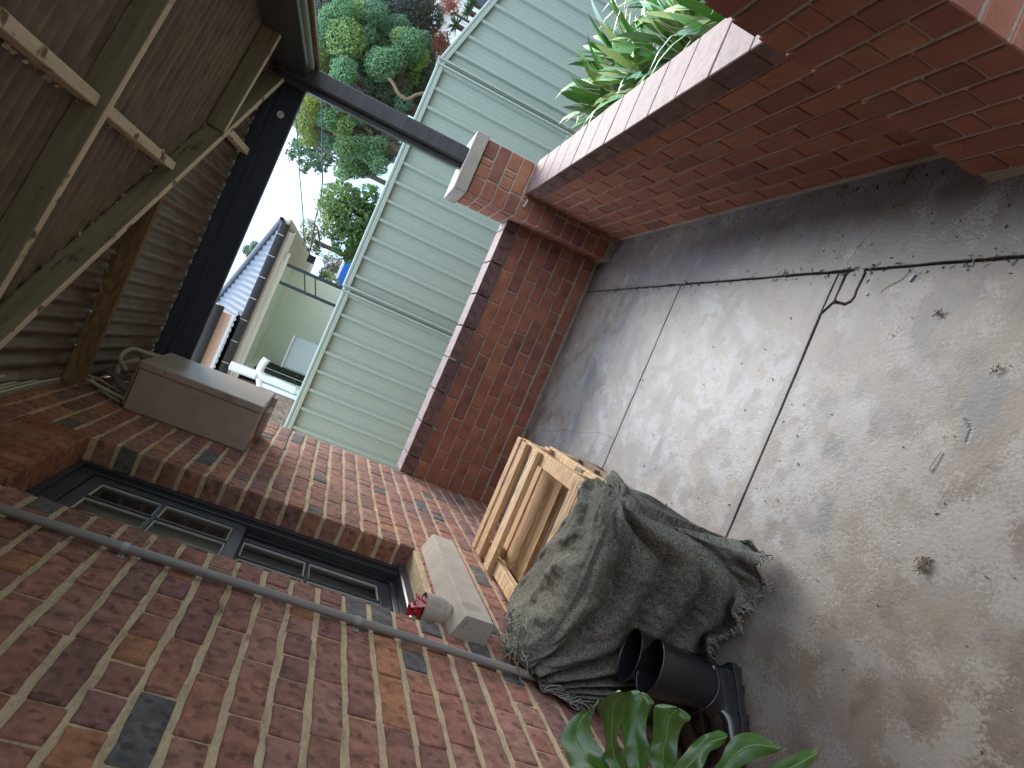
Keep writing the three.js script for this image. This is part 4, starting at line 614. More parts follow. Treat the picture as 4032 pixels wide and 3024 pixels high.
// ---------- litter on the floor ----------
{
  const gs = [], dk = []; const bit = (x, z, l, w, arr) => { const g = new THREE.BoxGeometry(l, rr(0.0008, 0.002), w); g.rotateZ(rr(-0.15, 0.15)); g.rotateY(rr(0, 6.28)); g.translate(x, 0.0022, z); arr.push(g); };
  for (let k = 0; k < 460; k++) { const strip = rnd() < 0.62, x = strip ? rr(1.62, 2.02) : rr(0.25, 1.66), z = strip ? rr(-4.4, -1.0) : rr(-4.5, -0.9); bit(x, z, rr(0.002, 0.011), rr(0.001, 0.003), rnd() < 0.7 ? dk : gs); }
  for (let k = 0; k < 170; k++) { const z = rr(-4.5, -1.0); bit(1.667 + rr(-0.018, 0.018), z, rr(0.005, 0.03), rr(0.001, 0.003), rnd() < 0.7 ? dk : gs); }
  for (let k = 0; k < 110; k++) bit(rr(1.98, 2.03), rr(-4.5, -1.7), rr(0.004, 0.018), rr(0.001, 0.004), dk);
  for (const [m, a] of [[C(.035, .026, .018), dk], [C(.3, .25, .18), gs]]) { const o = mesh('floor_litter', mergeGeometries(a), std(m, { roughness: 1 })); tag(o, a === dk ? 'dark crumbs of leaf and bark scattered over the concrete' : 'pale chips and stalks scattered over the concrete', 'litter', null, 'stuff'); }
  tag(mesh('twig', tube([V(1.068, 0.004, -1.481), V(1.09, 0.006, -1.478), V(1.125, 0.004, -1.47)], 0.0018, 10, 6), std(C(.45, .38, .28))), 'single pale twig lying on the concrete', 'twig');
  const clump = (name, label, x, z, r0, n) => { const g = []; for (let i = 0; i < n; i++) { const a = rr(0, 6.28), d = r0 * Math.sqrt(rnd()), p = V(x + d * Math.cos(a), rr(0.003, 0.012), z + d * Math.sin(a)), b = p.clone().add(V(rr(-0.015, 0.015), rr(-0.003, 0.004), rr(-0.015, 0.015))); b.y = Math.max(0.002, b.y); g.push(tube([p, b], rr(0.0007, 0.0016), 2, 4)); } tag(mesh(name, mergeGeometries(g), std(C(.2, .14, .09), { roughness: 1 })), label, 'debris'); };
  clump('moss_clump', 'small tuft of dry brown moss alone on the bare concrete', 0.845, -1.385, 0.02, 60);
  const cA = at(3700, 1240, 'y', 0), cB = at(2145, 1571, 'y', 0), cC = at(3930, 1455, 'y', 0); clump('leaf_scrap', 'brown leaf scrap near the broken slab corner', cA.x, cA.z, 0.008, 14); clump('bark_scrap', 'dark bark scrap on the slab below the far wall', cB.x, cB.z, 0.011, 16); clump('dry_leaf', 'dry brown leaf crumb on the slab beyond the twig', cC.x, cC.z, 0.008, 14);
  const st = at(3593, 1096, 'y', 0); tag(mesh('white_stub', rod(V(st.x - 0.012, 0.004, st.z - 0.004), V(st.x + 0.012, 0.004, st.z + 0.006), 0.0035, 8), M.white), 'short white paper stub beside the slab joint', 'stub');
  const lw = []; for (let k = 0; k < 60; k++) { const y = rr(0.05, 0.62), z = rr(-4.4, -1.3), x = z > -1.69 ? 1.906 : 2.0325; const a = V(x, y, z), b = a.clone().add(V(0, rr(-0.012, 0.012), rr(-0.012, 0.012))); lw.push(tube([a, b], 0.0009, 2, 4)); }
  tag(mesh('lint', mergeGeometries(lw), std(C(.5, .4, .32), { roughness: 1 })), 'fine pale straws caught on the red bricks', 'straw', null, 'stuff');
}

// ---------- garden bed ----------
const bedY = (x, z) => lerp(-0.09, 0.16, smooth(-7, -4.6, z)) - 0.03 * Math.max(0, x - 3) + 0.02 * Math.sin(x * 5 + z * 3);
{
  const g = new THREE.PlaneGeometry(4.2, 7.2, 40, 60).rotateX(-Math.PI / 2); g.translate(4.35, 0, -3.4); const p = g.attributes.position; for (let i = 0; i < p.count; i++) p.setY(i, bedY(p.getX(i), p.getZ(i)) + rr(-0.008, 0.008)); g.computeVertexNormals(); structure('garden_bed', g, M.soil, 'brown soil of the garden bed behind the low wall');
  structure('side_path', put(new THREE.PlaneGeometry(6, 2.1).rotateX(-Math.PI / 2), [1.2, -0.25, -6]), M.soil, 'bare strip of earth between the low wall and the fence');
  const leafM = [C(.10, .25, .04), C(.08, .2, .045), C(.15, .3, .05), C(.18, .28, .13), C(.24, .31, .2), C(.28, .32, .08)].map((c) => phys(c, { roughness: 0.42, side: THREE.DoubleSide }));
  const strap = (L, w, lean, curl) => { const rows = []; for (let i = 0; i <= 9; i++) { const t = i / 9, a = lean + curl * t * t, r = t * L, hw = w * (t < 0.15 ? 0.6 + t * 2.6 : t < 0.6 ? 1 : Math.sqrt(Math.max(0, 1 - ((t - 0.6) / 0.4) ** 1.6))) + 0.0004, x = Math.sin(a) * r, y = Math.cos(a) * r * (1 - 0.06 * curl * t); rows.push([V(x, y + hw * 0.3, -hw), V(x, y, 0), V(x, y + hw * 0.3, hw)]); } return loft(rows, false); };
  const SG = []; for (let i = 0; i < 12; i++) SG.push(strap(rr(0.42, 0.74), rr(0.017, 0.029), rr(0.05, 0.5), rr(0.05, 0.65)));
  const spots = [[2.92, -3.2], [2.95, -3.75], [3.45, -4.2], [2.9, -4.1], [3.3, -4.9], [2.95, -4.75], [3.9, -4.9], [3.2, -2.9]], label = 'strappy green plant growing in the bed behind the low garden wall';
  for (const [x, z] of spots) { const p = thing('strap_leaf_plant', label, 'plant', [x, bedY(x, z) - 0.01, z], 0, 'strappy plants in the garden bed'); for (let k = 0; k < 60; k++) { const o = mesh('leaf', pick(SG), pick(leafM), p); o.rotation.y = rr(0, 6.28); const s = rr(0.75, 1.1); o.scale.set(s, s, s); o.position.set(rr(-0.09, 0.09), 0, rr(-0.09, 0.09)); } }
  const cl = thing('clover_plant', 'bright green clump of small round clover leaves before the fence', 'plant', [3.18, bedY(3.18, -5.6), -5.6]); const cg = [], cs = []; for (let k = 0; k < 420; k++) { const a = rr(0, 6.28), d = 0.17 * Math.sqrt(rnd()), y = rr(0.05, 0.3) * (1 - d * 2.2), g = new THREE.CircleGeometry(rr(0.012, 0.022), 6); g.rotateX(-Math.PI / 2 + rr(-0.7, 0.7)); g.rotateZ(rr(-0.6, 0.6)); g.translate(d * Math.cos(a), y, d * Math.sin(a)); cg.push(g); if (k % 4 === 0) cs.push(tube([V(d * 0.4 * Math.cos(a), 0, d * 0.4 * Math.sin(a)), V(d * Math.cos(a), y, d * Math.sin(a))], 0.0015, 3, 4)); } mesh('foliage', mergeGeometries(cg), std(C(.09, .3, .04), { roughness: 0.6, side: THREE.DoubleSide }), cl); mesh('stems', mergeGeometries(cs), std(C(.1, .2, .05)), cl);
  const gc = []; for (let k = 0; k < 2600; k++) { const x = rr(2.35, 4.2), z = rr(-6.6, -2.2), g = new THREE.CircleGeometry(rr(0.008, 0.02), 5); g.rotateX(-Math.PI / 2 + rr(-0.9, 0.9)); g.rotateY(rr(0, 6)); g.translate(x, bedY(x, z) + rr(0.005, 0.05), z); gc.push(g); } tag(mesh('ground_cover', mergeGeometries(gc), std(C(.16, .27, .05), { roughness: 0.8, side: THREE.DoubleSide })), 'low yellow green ground cover over the garden soil', 'ground cover', null, 'stuff');
  const dry = (name, label, x, z, n, hh) => { const g = []; for (let k = 0; k < n; k++) { let p = V(rr(-0.05, 0.05), 0, rr(-0.05, 0.05)); const w = [p]; const d = V(rr(-0.5, 0.5), 1, rr(-0.5, 0.5)); for (let i = 0; i < 5; i++) { p = p.clone().addScaledVector(d, hh / 5).add(V(rr(-0.03, 0.03), 0, rr(-0.03, 0.03))); w.push(p); } g.push(tube(w, rr(0.0015, 0.0035), 14, 5)); } const o = thing(name, label, 'stalks', [x, bedY(x, z), z]); mesh('stalks', mergeGeometries(g), std(C(.34, .27, .18), { roughness: 1 }), o); };
  dry('dry_stalks', 'thin dry brown stalks beyond the clover at the fence', 3.25, -6.1, 26, 0.42); dry('bent_vine', 'bare pale vine stems arching out of the strappy leaves', 2.85, -3.55, 9, 0.5); dry('dead_stems', 'dead grey stems tangled among the strappy plants', 2.9, -4.5, 16, 0.45);
}

// ---------- neighbouring house beyond the fence ----------
{
  const D = -9.2, k = (D / -9), q = (a, b) => at(780 + a * 0.3038, 850 + b * 0.3038, 'z', D);
  const wallM = std(C(.84, .88, .76), { roughness: 0.7 }), trim = std(C(.62, .55, .42), { roughness: 0.7 }), fas = std(C(.72, .6, .52), { roughness: 0.7 }), gut = phys(C(.055, .05, .055), { roughness: 0.35 }), iron = std(C(.1, .11, .125), { metalness: 0, roughness: 0.7 }), dark = std(C(.02, .022, .028), { roughness: 0.4 });
  const n = thing('neighbour_house', 'pale green house with grey iron roof and dark gutters beyond the fence', 'house', [0, 0, D]);
  const xr = 1.56, ye = 2.5, zi = -2.0;
  // side and back walls of weatherboards under the roof
  for (let i = 0; i < 19; i++) { const y = -0.4 + i * 0.15; mesh('weatherboard', bx(xr - 0.42, xr - 0.4, y, y + 0.147, -6, -2.2, 0.004), wallM, n).rotation.set(0, 0, 0); }
  mesh('wall', mergeGeometries([bx(-4, xr - 0.42, -0.4, 2.395, zi - 0.1, zi, 0.004)]), wallM, n);
  mesh('porch_ceiling', bx(-4, xr - 0.06, 2.385, 2.4, zi, -0.05, 0.003), wallM, n);
  for (let x = -3; x < 1.2; x += 0.9) mesh('ceiling_joint', bx(x, x + 0.02, 2.376, 2.3845, zi, -0.1, 0.002), wallM, n);
  mesh('side_wall', bx(-0.36, -0.3, -0.4, 2.384, zi, -0.2, 0.004), wallM, n);
  for (const z of [-2.2, -1.7, -1.0]) { const w = mesh('window', mergeGeometries([bx(-0.3, -0.27, 1.2, 2.25, z, z + 0.05, 0.002), bx(-0.3, -0.27, 1.2, 2.25, z + 0.25, z + 0.3, 0.002), bx(-0.3, -0.27, 2.2, 2.25, z + 0.05, z + 0.25, 0.002), bx(-0.3, -0.27, 1.7, 1.73, z + 0.05, z + 0.25, 0.002)]), dark, n); mesh('glass', bx(-0.298, -0.29, 1.2, 2.2, z + 0.05, z + 0.25, 0.001), phys(C(.03, .04, .05), { roughness: 0.06 }), w); }
  // eave: gutter, fascia, beam
  const gr = (x) => { const o = [[-0.02, -0.005], [-0.02, -0.06], [0.0, -0.1], [0.06, -0.105], [0.105, -0.08], [0.115, -0.01], [0.105, 0.0], [0.095, -0.01]]; return o.map(([z, y]) => V(x, ye + 0.06 + y, z)); };
  mesh('gutter', loft([gr(-4), gr(xr)], true, true, true), gut, n); for (let i = 0; i < 9; i++) mesh('gutter_clip', bx(xr - 0.15 - i * 0.28, xr - 0.142 - i * 0.28, ye - 0.03, ye + 0.06, 0.1155, 0.1185, 0.001), M.steel, n);
  mesh('fascia', bx(-4, xr - 0.06, 2.4, 2.47, -0.05, -0.02, 0.003), fas, n); mesh('beam', bx(-4, xr - 0.3, 2.33, 2.384, -0.12, -0.06, 0.003), trim, n);
  // hipped corrugated roof
  const m = 0.41, A = 0.009, P = 0.076; { const pos = [], idx = [], uv = [], N = Math.round((xr + 4) / P * 8), J = 6; for (let i = 0; i <= N; i++) { const x = lerp(-4, xr + 0.04, i / N), len = Math.min(3.2, Math.max(0.001, xr + 0.04 - x)); for (let j = 0; j <= J; j++) { const t = len * j / J; pos.push(x, ye + 0.045 + m * t + A * Math.cos(x / P * 6.283), -t + 0.04); uv.push(x, t); } } for (let i = 0; i < N; i++) for (let j = 0; j < J; j++) { const a = i * (J + 1) + j, b = a + J + 1; idx.push(a, b, a + 1, b, b + 1, a + 1); } mesh('iron_roof', geo(pos, idx, uv), iron, n); }
  mesh('hip_cap', tube([V(xr + 0.04, ye + 0.07, 0.04), V(xr - 3.1, ye + 0.07 + m * 3.14, -3.1)], 0.035, 4, 10), iron, n);
  { const sg = loft([V(xr + 0.02, ye + 0.03, 0), V(xr + 0.02, ye + 0.03, -6)].map((c) => [V(c.x, c.y, c.z), V(c.x - 3, c.y + m * 3, c.z - 3)]), false); mesh('side_roof', sg, iron, n); }
  mesh('side_gutter', loft([0, -6].map((z) => [[0, 0], [0, -0.09], [0.1, -0.09], [0.11, 0]].map(([x, y]) => V(xr - 0.02 + x, ye + 0.05 + y, z))), true, true, true), fas, n); mesh('soffit', bx(xr - 0.4, xr - 0.03, 2.37, 2.385, -6, -0.06, 0.003), trim, n);
  // paired black steel posts with rungs
  for (const x of [1.12, 0.885]) mesh('steel_post', bx(x - 0.02, x + 0.02, -0.4, 2.33, -0.11, -0.07, 0.003), dark, n); for (const y of [2.06, 1.92, 1.2]) mesh('rung', rod(V(0.885, y - 0.06, -0.09), V(1.12, y + 0.04, -0.09), 0.008, 8), dark, n); mesh('plate', bx(0.86, 1.15, 2.325, 2.34, -0.12, -0.05, 0.002), trim, n);
  const bl = thing('blue_trailer', 'blue and white boxy trailer seen between the black posts', 'trailer', [2.2, -0.42, D - 6]); mesh('body', bx(-1, 0.3, 0.4, 2.3, -1, 0.2, 0.02), std(C(.75, .78, .8)), bl); mesh('stripe', bx(-1.002, 0.302, 1.9, 2.25, 0.2, 0.22, 0.005), std(C(.03, .16, .6)), bl); for (const x of [-0.7, 0]) mesh('wheel', new THREE.CylinderGeometry(0.25, 0.25, 0.2, 20).rotateX(Math.PI / 2).translate(x, 0.25, 0.12), M.black, bl);
  // taller wing on the left: gutter, fascia, iron edge
  const w2 = thing('house_wing', 'orange brick wing with dark gutter left of the pale green porch', 'house', [0, 0, D + 0.25]);
  const g2 = (x) => [[0, 0], [0, -0.1], [0.02, -0.12], [0.1, -0.12], [0.12, -0.02], [0.11, 0]].map(([z, y]) => V(x, 2.86 + y, z)); mesh('gutter', loft([g2(-4), g2(0.36)], true, true, true), gut, w2); mesh('fascia', bx(-4, 0.3, 2.64, 2.75, -0.06, -0.02, 0.003), std(C(.72, .45, .32), { roughness: 0.7 }), w2); mesh('fascia_strip', bx(-4, 0.3, 2.6, 2.64, -0.06, -0.018, 0.003), M.white, w2);
  mesh('wall', bx(-4, -0.42, -0.4, 2.6, -1.2, -0.3, 0.004), std(C(.5, .36, .26), { map: T.oldBrick }), w2);
  { const pos = [], idx = [], N = 120; for (let i = 0; i <= N; i++) { const x = lerp(-4, 0.34, i / N); pos.push(x, 2.58 + A * Math.cos(x / P * 6.283), 0.02, x, 2.9 + A * Math.cos(x / P * 6.283), -2); if (i < N) { const a = i * 2; idx.push(a, a + 2, a + 1, a + 2, a + 3, a + 1); } } mesh('iron_edge', geo(pos, idx), std(C(.08, .07, .065)), w2); }
  // white pipe with elbow, air conditioner
  const wp = thing('white_pipe', 'thick white plastic pipe with an elbow beside the fence top', 'pipe', [0, 0, D + 0.5]); const c = (a, b) => at(480 + a * 0.3038, 1280 + b * 0.3038, 'z', D + 0.5).sub(V(0, 0, D + 0.5)); mesh('pipe', tube([c(2240, 850), c(2000, 740), c(1860, 690), c(1790, 610), c(1820, 520), c(1880, 440)], 0.045, 60, 16), M.white, wp); mesh('collar', rod(c(1790, 790), c(1780, 690), 0.04, 16), M.white, wp); mesh('board', mergeGeometries([rod(c(1400, 520), c(1740, 650), 0.055, 4)]), M.white, wp); mesh('foot', rod(c(1785, 760), c(1785, 760).add(V(0, -2.4, 0)), 0.03, 10), M.white, wp);
  const ac = thing('air_conditioner', 'pale grey air conditioner box standing in the neighbour porch', 'air conditioner', [0.08, 0.9, D - 0.9]); mesh('case', bx(-0.22, 0.22, 0, 1.02, -0.2, 0.2, 0.02), std(C(.5, .56, .54), { roughness: 0.5 }), ac); mesh('lid', bx(-0.23, 0.23, 1.021, 1.05, -0.21, 0.21, 0.01), M.white, ac); mesh('stand', bx(-0.2, 0.2, -1.3, -0.001, -0.18, 0.18, 0.01), std(C(.4, .42, .4)), ac);
}
// ---------- trees and shrubs ----------
const leafQ = new THREE.BufferGeometry(); leafQ.setAttribute('position', new THREE.Float32BufferAttribute([0, -0.5, 0, 0.34, 0, 0.08, 0, 0.5, 0, -0.34, 0, 0.08], 3)); leafQ.setIndex([0, 1, 2, 0, 2, 3]); leafQ.computeVertexNormals();
const folM = phys(C(1, 1, 1), { roughness: 0.9, transmission: 0.3, thickness: 0, side: THREE.DoubleSide });
function crown(parent, puffs, size, dens, cols, spread = 0.35) {
  const items = []; const dum = new THREE.Object3D(), col = new THREE.Color();
  for (const p of puffs) { const n = Math.round(dens * (p.r / 0.25) ** 2), base = p.col || pick(cols); for (let i = 0; i < n; i++) { const a = rnd() * 6.283, u = rnd() * 2 - 1, q = Math.sqrt(1 - u * u), d = V(q * Math.cos(a), u, q * Math.sin(a)), lump = 0.66 + 0.62 * samp(nA, d.x * 0.5 + p.c.x, d.y * 0.5 + d.z * 0.4 + p.c.y), rad = p.r * lump * (1 - spread * rnd() * rnd()); items.push([p.c.clone().addScaledVector(d, rad), d, base]); } }
  const im = new THREE.InstancedMesh(leafQ, folM, items.length); im.name = 'crown'; im.userData.kind = 'stuff'; im.castShadow = im.receiveShadow = true;
  items.forEach(([c, d, base], i) => { dum.position.copy(c); dum.lookAt(c.clone().add(d).add(V(rr(-0.8, 0.8), rr(-0.5, 0.9), rr(-0.8, 0.8)))); dum.rotateZ(rr(0, 6.28)); dum.scale.setScalar(size * rr(0.6, 1.35)); dum.updateMatrix(); im.setMatrixAt(i, dum.matrix); const k = rr(0.85, 1.75); col.setRGB(base[0] * k, base[1] * k, base[2] * k); im.setColorAt(i, col); });
  parent.add(im); return im;
}
function trunkTo(parent, root, tips, r, m) { const gs = []; for (const t of tips) { const a = root.clone(), b = root.clone().lerp(t, 0.45).add(V(rr(-0.15, 0.15), rr(0, 0.2), rr(-0.15, 0.15))); gs.push(tube([a, b, t], r * rr(0.35, 0.6), 10, 6)); } gs.push(rod(V(root.x, root.y - 3.2, root.z), root.clone().add(V(0, 0.1, 0)), r * 1.3, 10, r)); mesh('trunk', mergeGeometries(gs.map((g) => g.index ? g.toNonIndexed() : g)), m, parent); }
const bark = std(C(.14, .125, .11), { map: T.wood, roughness: 1 });
{
  const r7 = (a, b) => [1100 + a * 0.3617, b * 0.3617, 0.3617], rp = (a, b) => [1000 + a * 0.3038, 200 + b * 0.3038, 0.3038], r2 = (a, b) => [780 + a * 0.3038, 850 + b * 0.3038, 0.3038], R2 = (a, b) => [1200 + a * 0.6076, b * 0.6076, 0.6076];
  const puff = (f, list, z, dz = 0.5) => list.map(([a, b, r]) => { const [u, v, s] = f(a, b), zz = z + rr(-dz, dz); return { c: at(u, v, 'z', zz), r: r * s * -zz / FOC }; });
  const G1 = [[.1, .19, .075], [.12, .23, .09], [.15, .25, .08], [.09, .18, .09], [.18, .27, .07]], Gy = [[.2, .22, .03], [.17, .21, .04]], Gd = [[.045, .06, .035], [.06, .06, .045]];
  // broad puffy tree right of the post
  const t1 = thing('puffy_tree', 'broad green tree of many rounded puffs behind the fence, right of the charcoal post', 'tree', [0, 0, 0], 0, 'trees beyond the fence');
  const A = puff(r7, [[720, 420, 190], [970, 400, 90], [1130, 500, 190], [1440, 480, 140], [1330, 430, 110], [1110, 700, 160], [480, 740, 130], [700, 780, 130], [870, 740, 100], [1090, 880, 120], [1420, 830, 100], [500, 300, 120], [850, 180, 140], [1040, 180, 140], [700, 130, 130], [560, 180, 110], [1170, 970, 80], [930, 960, 90], [830, 940, 70], [1350, 1130, 90], [620, 620, 110], [1250, 640, 120], [1500, 620, 120], [420, 560, 110], [1300, 300, 120], [1560, 430, 90]], -14, 0.5);
  A[6].col = Gy[0]; A[23].col = Gy[1];
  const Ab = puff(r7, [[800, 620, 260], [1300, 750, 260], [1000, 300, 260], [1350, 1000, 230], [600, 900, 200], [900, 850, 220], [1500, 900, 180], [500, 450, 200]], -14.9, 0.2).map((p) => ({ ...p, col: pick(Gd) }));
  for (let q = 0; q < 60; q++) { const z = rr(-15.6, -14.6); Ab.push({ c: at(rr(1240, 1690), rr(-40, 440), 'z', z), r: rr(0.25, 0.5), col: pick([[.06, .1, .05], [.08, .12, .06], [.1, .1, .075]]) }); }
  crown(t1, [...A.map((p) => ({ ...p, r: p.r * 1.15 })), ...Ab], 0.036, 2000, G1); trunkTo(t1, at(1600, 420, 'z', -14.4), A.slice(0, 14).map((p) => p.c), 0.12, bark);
  // bluish taller tree at the beam
  const t2 = thing('bluish_tree', 'taller bluish green tree behind the puffy tree beside the white house', 'tree', [0, 0, 0], 0, 'trees beyond the fence');
  crown(t2, puff(r7, [[1250, 100, 190], [1450, 200, 170], [1150, 20, 170], [950, 40, 150], [1350, -60, 180], [1500, 60, 130], [1400, 330, 130]], -17, 0.6), 0.042, 2600, [[.1, .16, .12], [.12, .19, .14], [.08, .14, .1]]); trunkTo(t2, at(1620, 120, 'z', -17), [at(1500, 20, 'z', -17), at(1560, 60, 'z', -17)], 0.14, bark);
  // puffy tree left of the post
  const t3 = thing('yellow_tipped_tree', 'puffy tree with yellow green tips left of the charcoal post', 'tree', [0, 0, 0], 0, 'trees beyond the fence');
  const B = puff(rp, [[740, 680, 130], [650, 940, 120], [950, 900, 110], [1130, 980, 140], [1190, 1260, 130], [1280, 1470, 160], [1500, 1300, 140], [1430, 1120, 100], [1090, 740, 80], [1620, 1480, 110], [820, 800, 120], [700, 1120, 110], [1350, 1250, 130], [1000, 1150, 120], [1600, 1250, 120], [1150, 1560, 110], [1350, 850, 110]], -13.5, 0.45); for (const i of [0, 1, 11]) B[i].col = Gy[i % 2]; for (const i of [4, 5]) B[i].col = [.1, .17, .045];
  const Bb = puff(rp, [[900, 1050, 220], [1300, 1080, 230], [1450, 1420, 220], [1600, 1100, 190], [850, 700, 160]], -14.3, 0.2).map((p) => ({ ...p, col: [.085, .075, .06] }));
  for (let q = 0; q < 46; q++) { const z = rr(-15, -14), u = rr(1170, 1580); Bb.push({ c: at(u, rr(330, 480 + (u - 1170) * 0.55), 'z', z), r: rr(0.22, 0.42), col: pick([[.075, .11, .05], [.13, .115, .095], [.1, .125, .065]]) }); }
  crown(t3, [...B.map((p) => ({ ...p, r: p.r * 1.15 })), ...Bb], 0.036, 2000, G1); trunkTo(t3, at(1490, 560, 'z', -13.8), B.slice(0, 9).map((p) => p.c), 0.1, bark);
  { const c = (a, b) => { const [u, v] = r7(a, b); return at(u, v, 'z', -12.9); }; mesh('bare_branch', mergeGeometries([tube([c(1620, 1010), c(1500, 1030), c(1390, 1080), c(1300, 1020), c(1240, 910), c(1190, 850)], 0.03, 40, 8)]), std(C(.3, .25, .19), { map: T.wood, roughness: 1 }), t1); }
  // loose gum foliage against the sky
  const t4 = thing('loose_tree', 'loose airy foliage of a far tree against the sky beside the beam', 'tree', [0, 0, 0], 0, 'trees beyond the fence'); crown(t4, puff(rp, [[520, 1330, 110], [620, 1250, 110], [700, 1420, 120], [760, 1300, 110], [860, 1350, 100], [660, 1520, 80], [850, 1500, 100], [560, 1200, 80], [900, 1230, 110], [950, 1420, 90]], -19, 0.8), 0.13, 80, [[.07, .12, .05], [.05, .09, .04]], 0.8); trunkTo(t4, at(1350, 640, 'z', -19), [at(1180, 590, 'z', -19), at(1240, 640, 'z', -19), at(1200, 560, 'z', -19)], 0.06, bark);
  // glossy citrus-like bush
  const t5 = thing('glossy_bush', 'dense rounded bush with glossy dark leaves above the fence, left of the trees', 'bush', [0, 0, 0], 0, 'trees beyond the fence'); const L5 = puff(R2, [[230, 1290, 130], [330, 1420, 140], [200, 1450, 110], [280, 1560, 110], [400, 1280, 90], [430, 1400, 80], [160, 1350, 80], [370, 1540, 80], [310, 1650, 60]], -11, 0.25); crown(t5, L5, 0.06, 620, [[.07, .13, .025], [.1, .16, .03], [.05, .1, .02], [.16, .2, .05]]); trunkTo(t5, at(1450, 860, 'z', -11), L5.slice(0, 5).map((p) => p.c), 0.06, bark);
  const t6 = thing('pale_shrub', 'pale yellowish shrub beside the gable of the green house', 'shrub', [0, 0, 0], 0, 'trees beyond the fence'); crown(t6, puff(r2, [[1420, 150, 120], [1400, 290, 110], [1490, 400, 90], [1530, 250, 110], [1560, 440, 80]], -13, 0.3), 0.06, 330, [[.2, .21, .1], [.14, .18, .07]], 0.6); trunkTo(t6, at(1260, 960, 'z', -13), [at(1220, 920, 'z', -13), at(1230, 880, 'z', -13)], 0.04, bark);
  const t7 = thing('grey_shrub', 'grey twiggy shrub above the fence post beside the black posts', 'shrub', [0, 0, 0], 0, 'trees beyond the fence'); crown(t7, puff(r2, [[1750, 600, 120], [1700, 720, 110], [1830, 700, 110], [1900, 620, 90], [1660, 560, 60], [1850, 820, 90]], -16, 0.3), 0.06, 420, [[.2, .17, .12], [.15, .15, .1], [.24, .2, .16]], 0.7); trunkTo(t7, at(1340, 1060, 'z', -16), [at(1310, 1040, 'z', -16)], 0.04, bark);
  const t8 = thing('lime_shrub', 'low lime green shrub just behind the black steel posts', 'shrub', [0, 0, 0], 0, 'trees beyond the fence'); crown(t8, puff(r2, [[1620, 740, 70], [1690, 790, 80], [1590, 800, 50], [1760, 850, 70]], -13, 0.2), 0.05, 480, [[.2, .26, .06], [.14, .22, .05]]); trunkTo(t8, at(1290, 1110, 'z', -13), [at(1285, 1090, 'z', -13)], 0.03, bark);
  const t9 = thing('treetop', 'lone treetop showing over the iron roof of the green house', 'tree', [0, 0, 0], 0, 'trees beyond the fence'); crown(t9, puff(r2, [[640, 440, 60], [720, 400, 70], [690, 500, 60]], -24, 0.4), 0.14, 160, [[.1, .15, .08], [.16, .15, .1]], 0.7); trunkTo(t9, at(995, 1010, 'z', -24), [at(985, 990, 'z', -24)], 0.06, bark);
  // white house at the right with red shrubs and spiky plants
  const zw = -22, s = (u, v, z = zw) => { const [a, b] = r7(u, v); return at(a, b, 'z', z); }, e0 = s(1600, 350);
  const wh = thing('white_house', 'white rendered house with pale iron roof far beyond the fence', 'house', [0, 0, zw]); const wm = std(C(.8, .76, .7), { roughness: 0.8 });
  mesh('wall', bx(e0.x + 0.3, e0.x + 8, -0.42, 2.3, -4, -0.3, 0.01), wm, wh); mesh('eave', bx(e0.x, e0.x + 8.3, 2.3, 2.46, -4, 0.0, 0.01), M.white, wh); { const ys = 2.47; mesh('iron_roof', loft([[V(e0.x - 0.1, ys, 0.05), V(e0.x + 1.5, ys + 0.9, -2.5)], [V(e0.x + 8.4, ys, 0.05), V(e0.x + 8.4, ys + 0.9, -2.5)]], false), std(C(.7, .72, .74), { roughness: 0.5 }), wh); }
  const wn = mesh('window', bx(e0.x + 1.55, e0.x + 3.2, 0.9, 2.1, -0.3, -0.27, 0.01), phys(C(.06, .08, .1), { roughness: 0.1 }), wh); mesh('window_frame', bx(e0.x + 1.48, e0.x + 1.549, 0.85, 2.15, -0.31, -0.25, 0.01), M.white, wn); mesh('downpipe', rod(V(e0.x + 0.95, -0.4, -0.25), V(e0.x + 0.95, 2.4, -0.25), 0.05, 10), wm, wh);
  const redc = [[.28, .09, .06], [.35, .13, .09], [.2, .07, .05], [.4, .2, .15]];
  const s1 = thing('red_shrub', 'shrub with dry reddish leaves against the corner of the white house', 'shrub', [0, 0, 0], 0, 'red leaved shrubs'); crown(s1, puff(r7, [[1700, 400, 90], [1640, 520, 100], [1760, 480, 100], [1700, 620, 110], [1800, 420, 70], [1640, 720, 90]], -15.5, 0.3), 0.05, 420, redc, 0.6); trunkTo(s1, at(1710, 240, 'z', -15.5), [at(1700, 200, 'z', -15.5)], 0.03, bark);
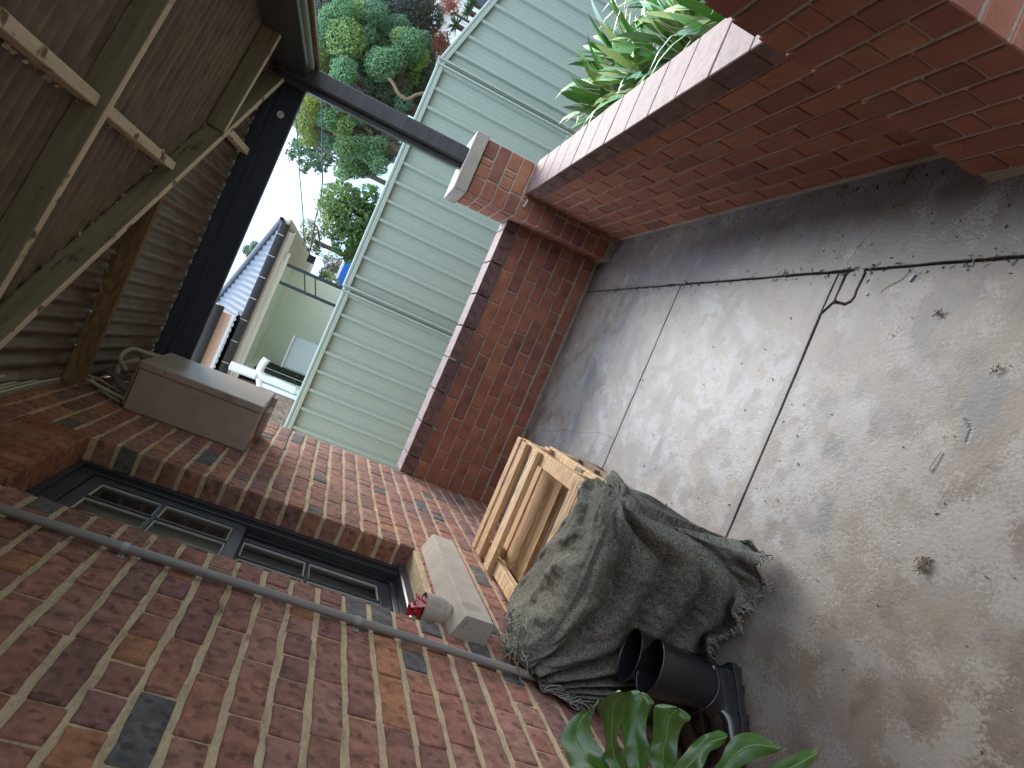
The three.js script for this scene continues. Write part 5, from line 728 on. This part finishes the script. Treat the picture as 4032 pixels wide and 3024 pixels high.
  const s2 = thing('red_shrub', 'reddish shrub in front of the white house window', 'shrub', [0, 0, 0], 0, 'red leaved shrubs'); crown(s2, puff(r7, [[1800, 40, 90], [1870, 90, 80], [1900, -10, 90], [1810, -60, 90]], -16.5, 0.3), 0.06, 300, redc, 0.7); trunkTo(s2, at(1800, 60, 'z', -16.5), [at(1775, 20, 'z', -16.5)], 0.03, bark);
  const spike = (label, a, b, R) => { const c = s(a, b, -15), o = thing('spiky_plant', label, 'plant', [c.x, c.y, c.z], 0, 'spiky plants'); const gs = []; for (let i = 0; i < 60; i++) { const t = rnd() * 6.28, u = rr(-0.4, 1), d = V(Math.cos(t) * Math.sqrt(1 - u * u * 0.9), u, Math.sin(t)).normalize().multiplyScalar(R * rr(0.7, 1)), g = new THREE.ConeGeometry(0.018, R, 4); g.translate(0, R / 2, 0); g.applyQuaternion(new THREE.Quaternion().setFromUnitVectors(V(0, 1, 0), d.clone().normalize())); gs.push(g); } mesh('leaves', mergeGeometries(gs), std(C(.06, .12, .04)), o); mesh('stem', rod(V(0, -2.2, 0), V(0, 0, 0), 0.06, 8), bark, o); };
  spike('spiky dark green plant between the red shrubs', 1920, 275, 0.26); spike('spiky plant under the white house window', 2060, 130, 0.22); spike('spiky plant at the end of the white house', 2110, 30, 0.22);
  // overhead wires
  const wire = (label, pts, z, r = 0.012) => tag(mesh('overhead_wire', tube(pts.map(([u, v], i) => at(u, v, 'z', z)), r, 60, 5), std(C(.05, .06, .06))), label, 'wire');
  wire('overhead wire crossing low in front of the puffy trees', [[1238, -60], [1250, 130], [1262, 330], [1269, 560], [1266, 760], [1245, 850], [1222, 990]], -12); wire('overhead wire crossing high against the pale sky', [[1120, 250], [1165, 480], [1180, 690], [1193, 850], [1198, 1010]], -12, 0.009);
  tag(mesh('wire_box', bx(-0.06, 0.06, -0.06, 0.06, -0.05, 0.05, 0.004), M.black), 'small black junction box at the end of the overhead wires', 'box').position.copy(at(1226, 1021, 'z', -12));
}
renderer.render(scene, camera);
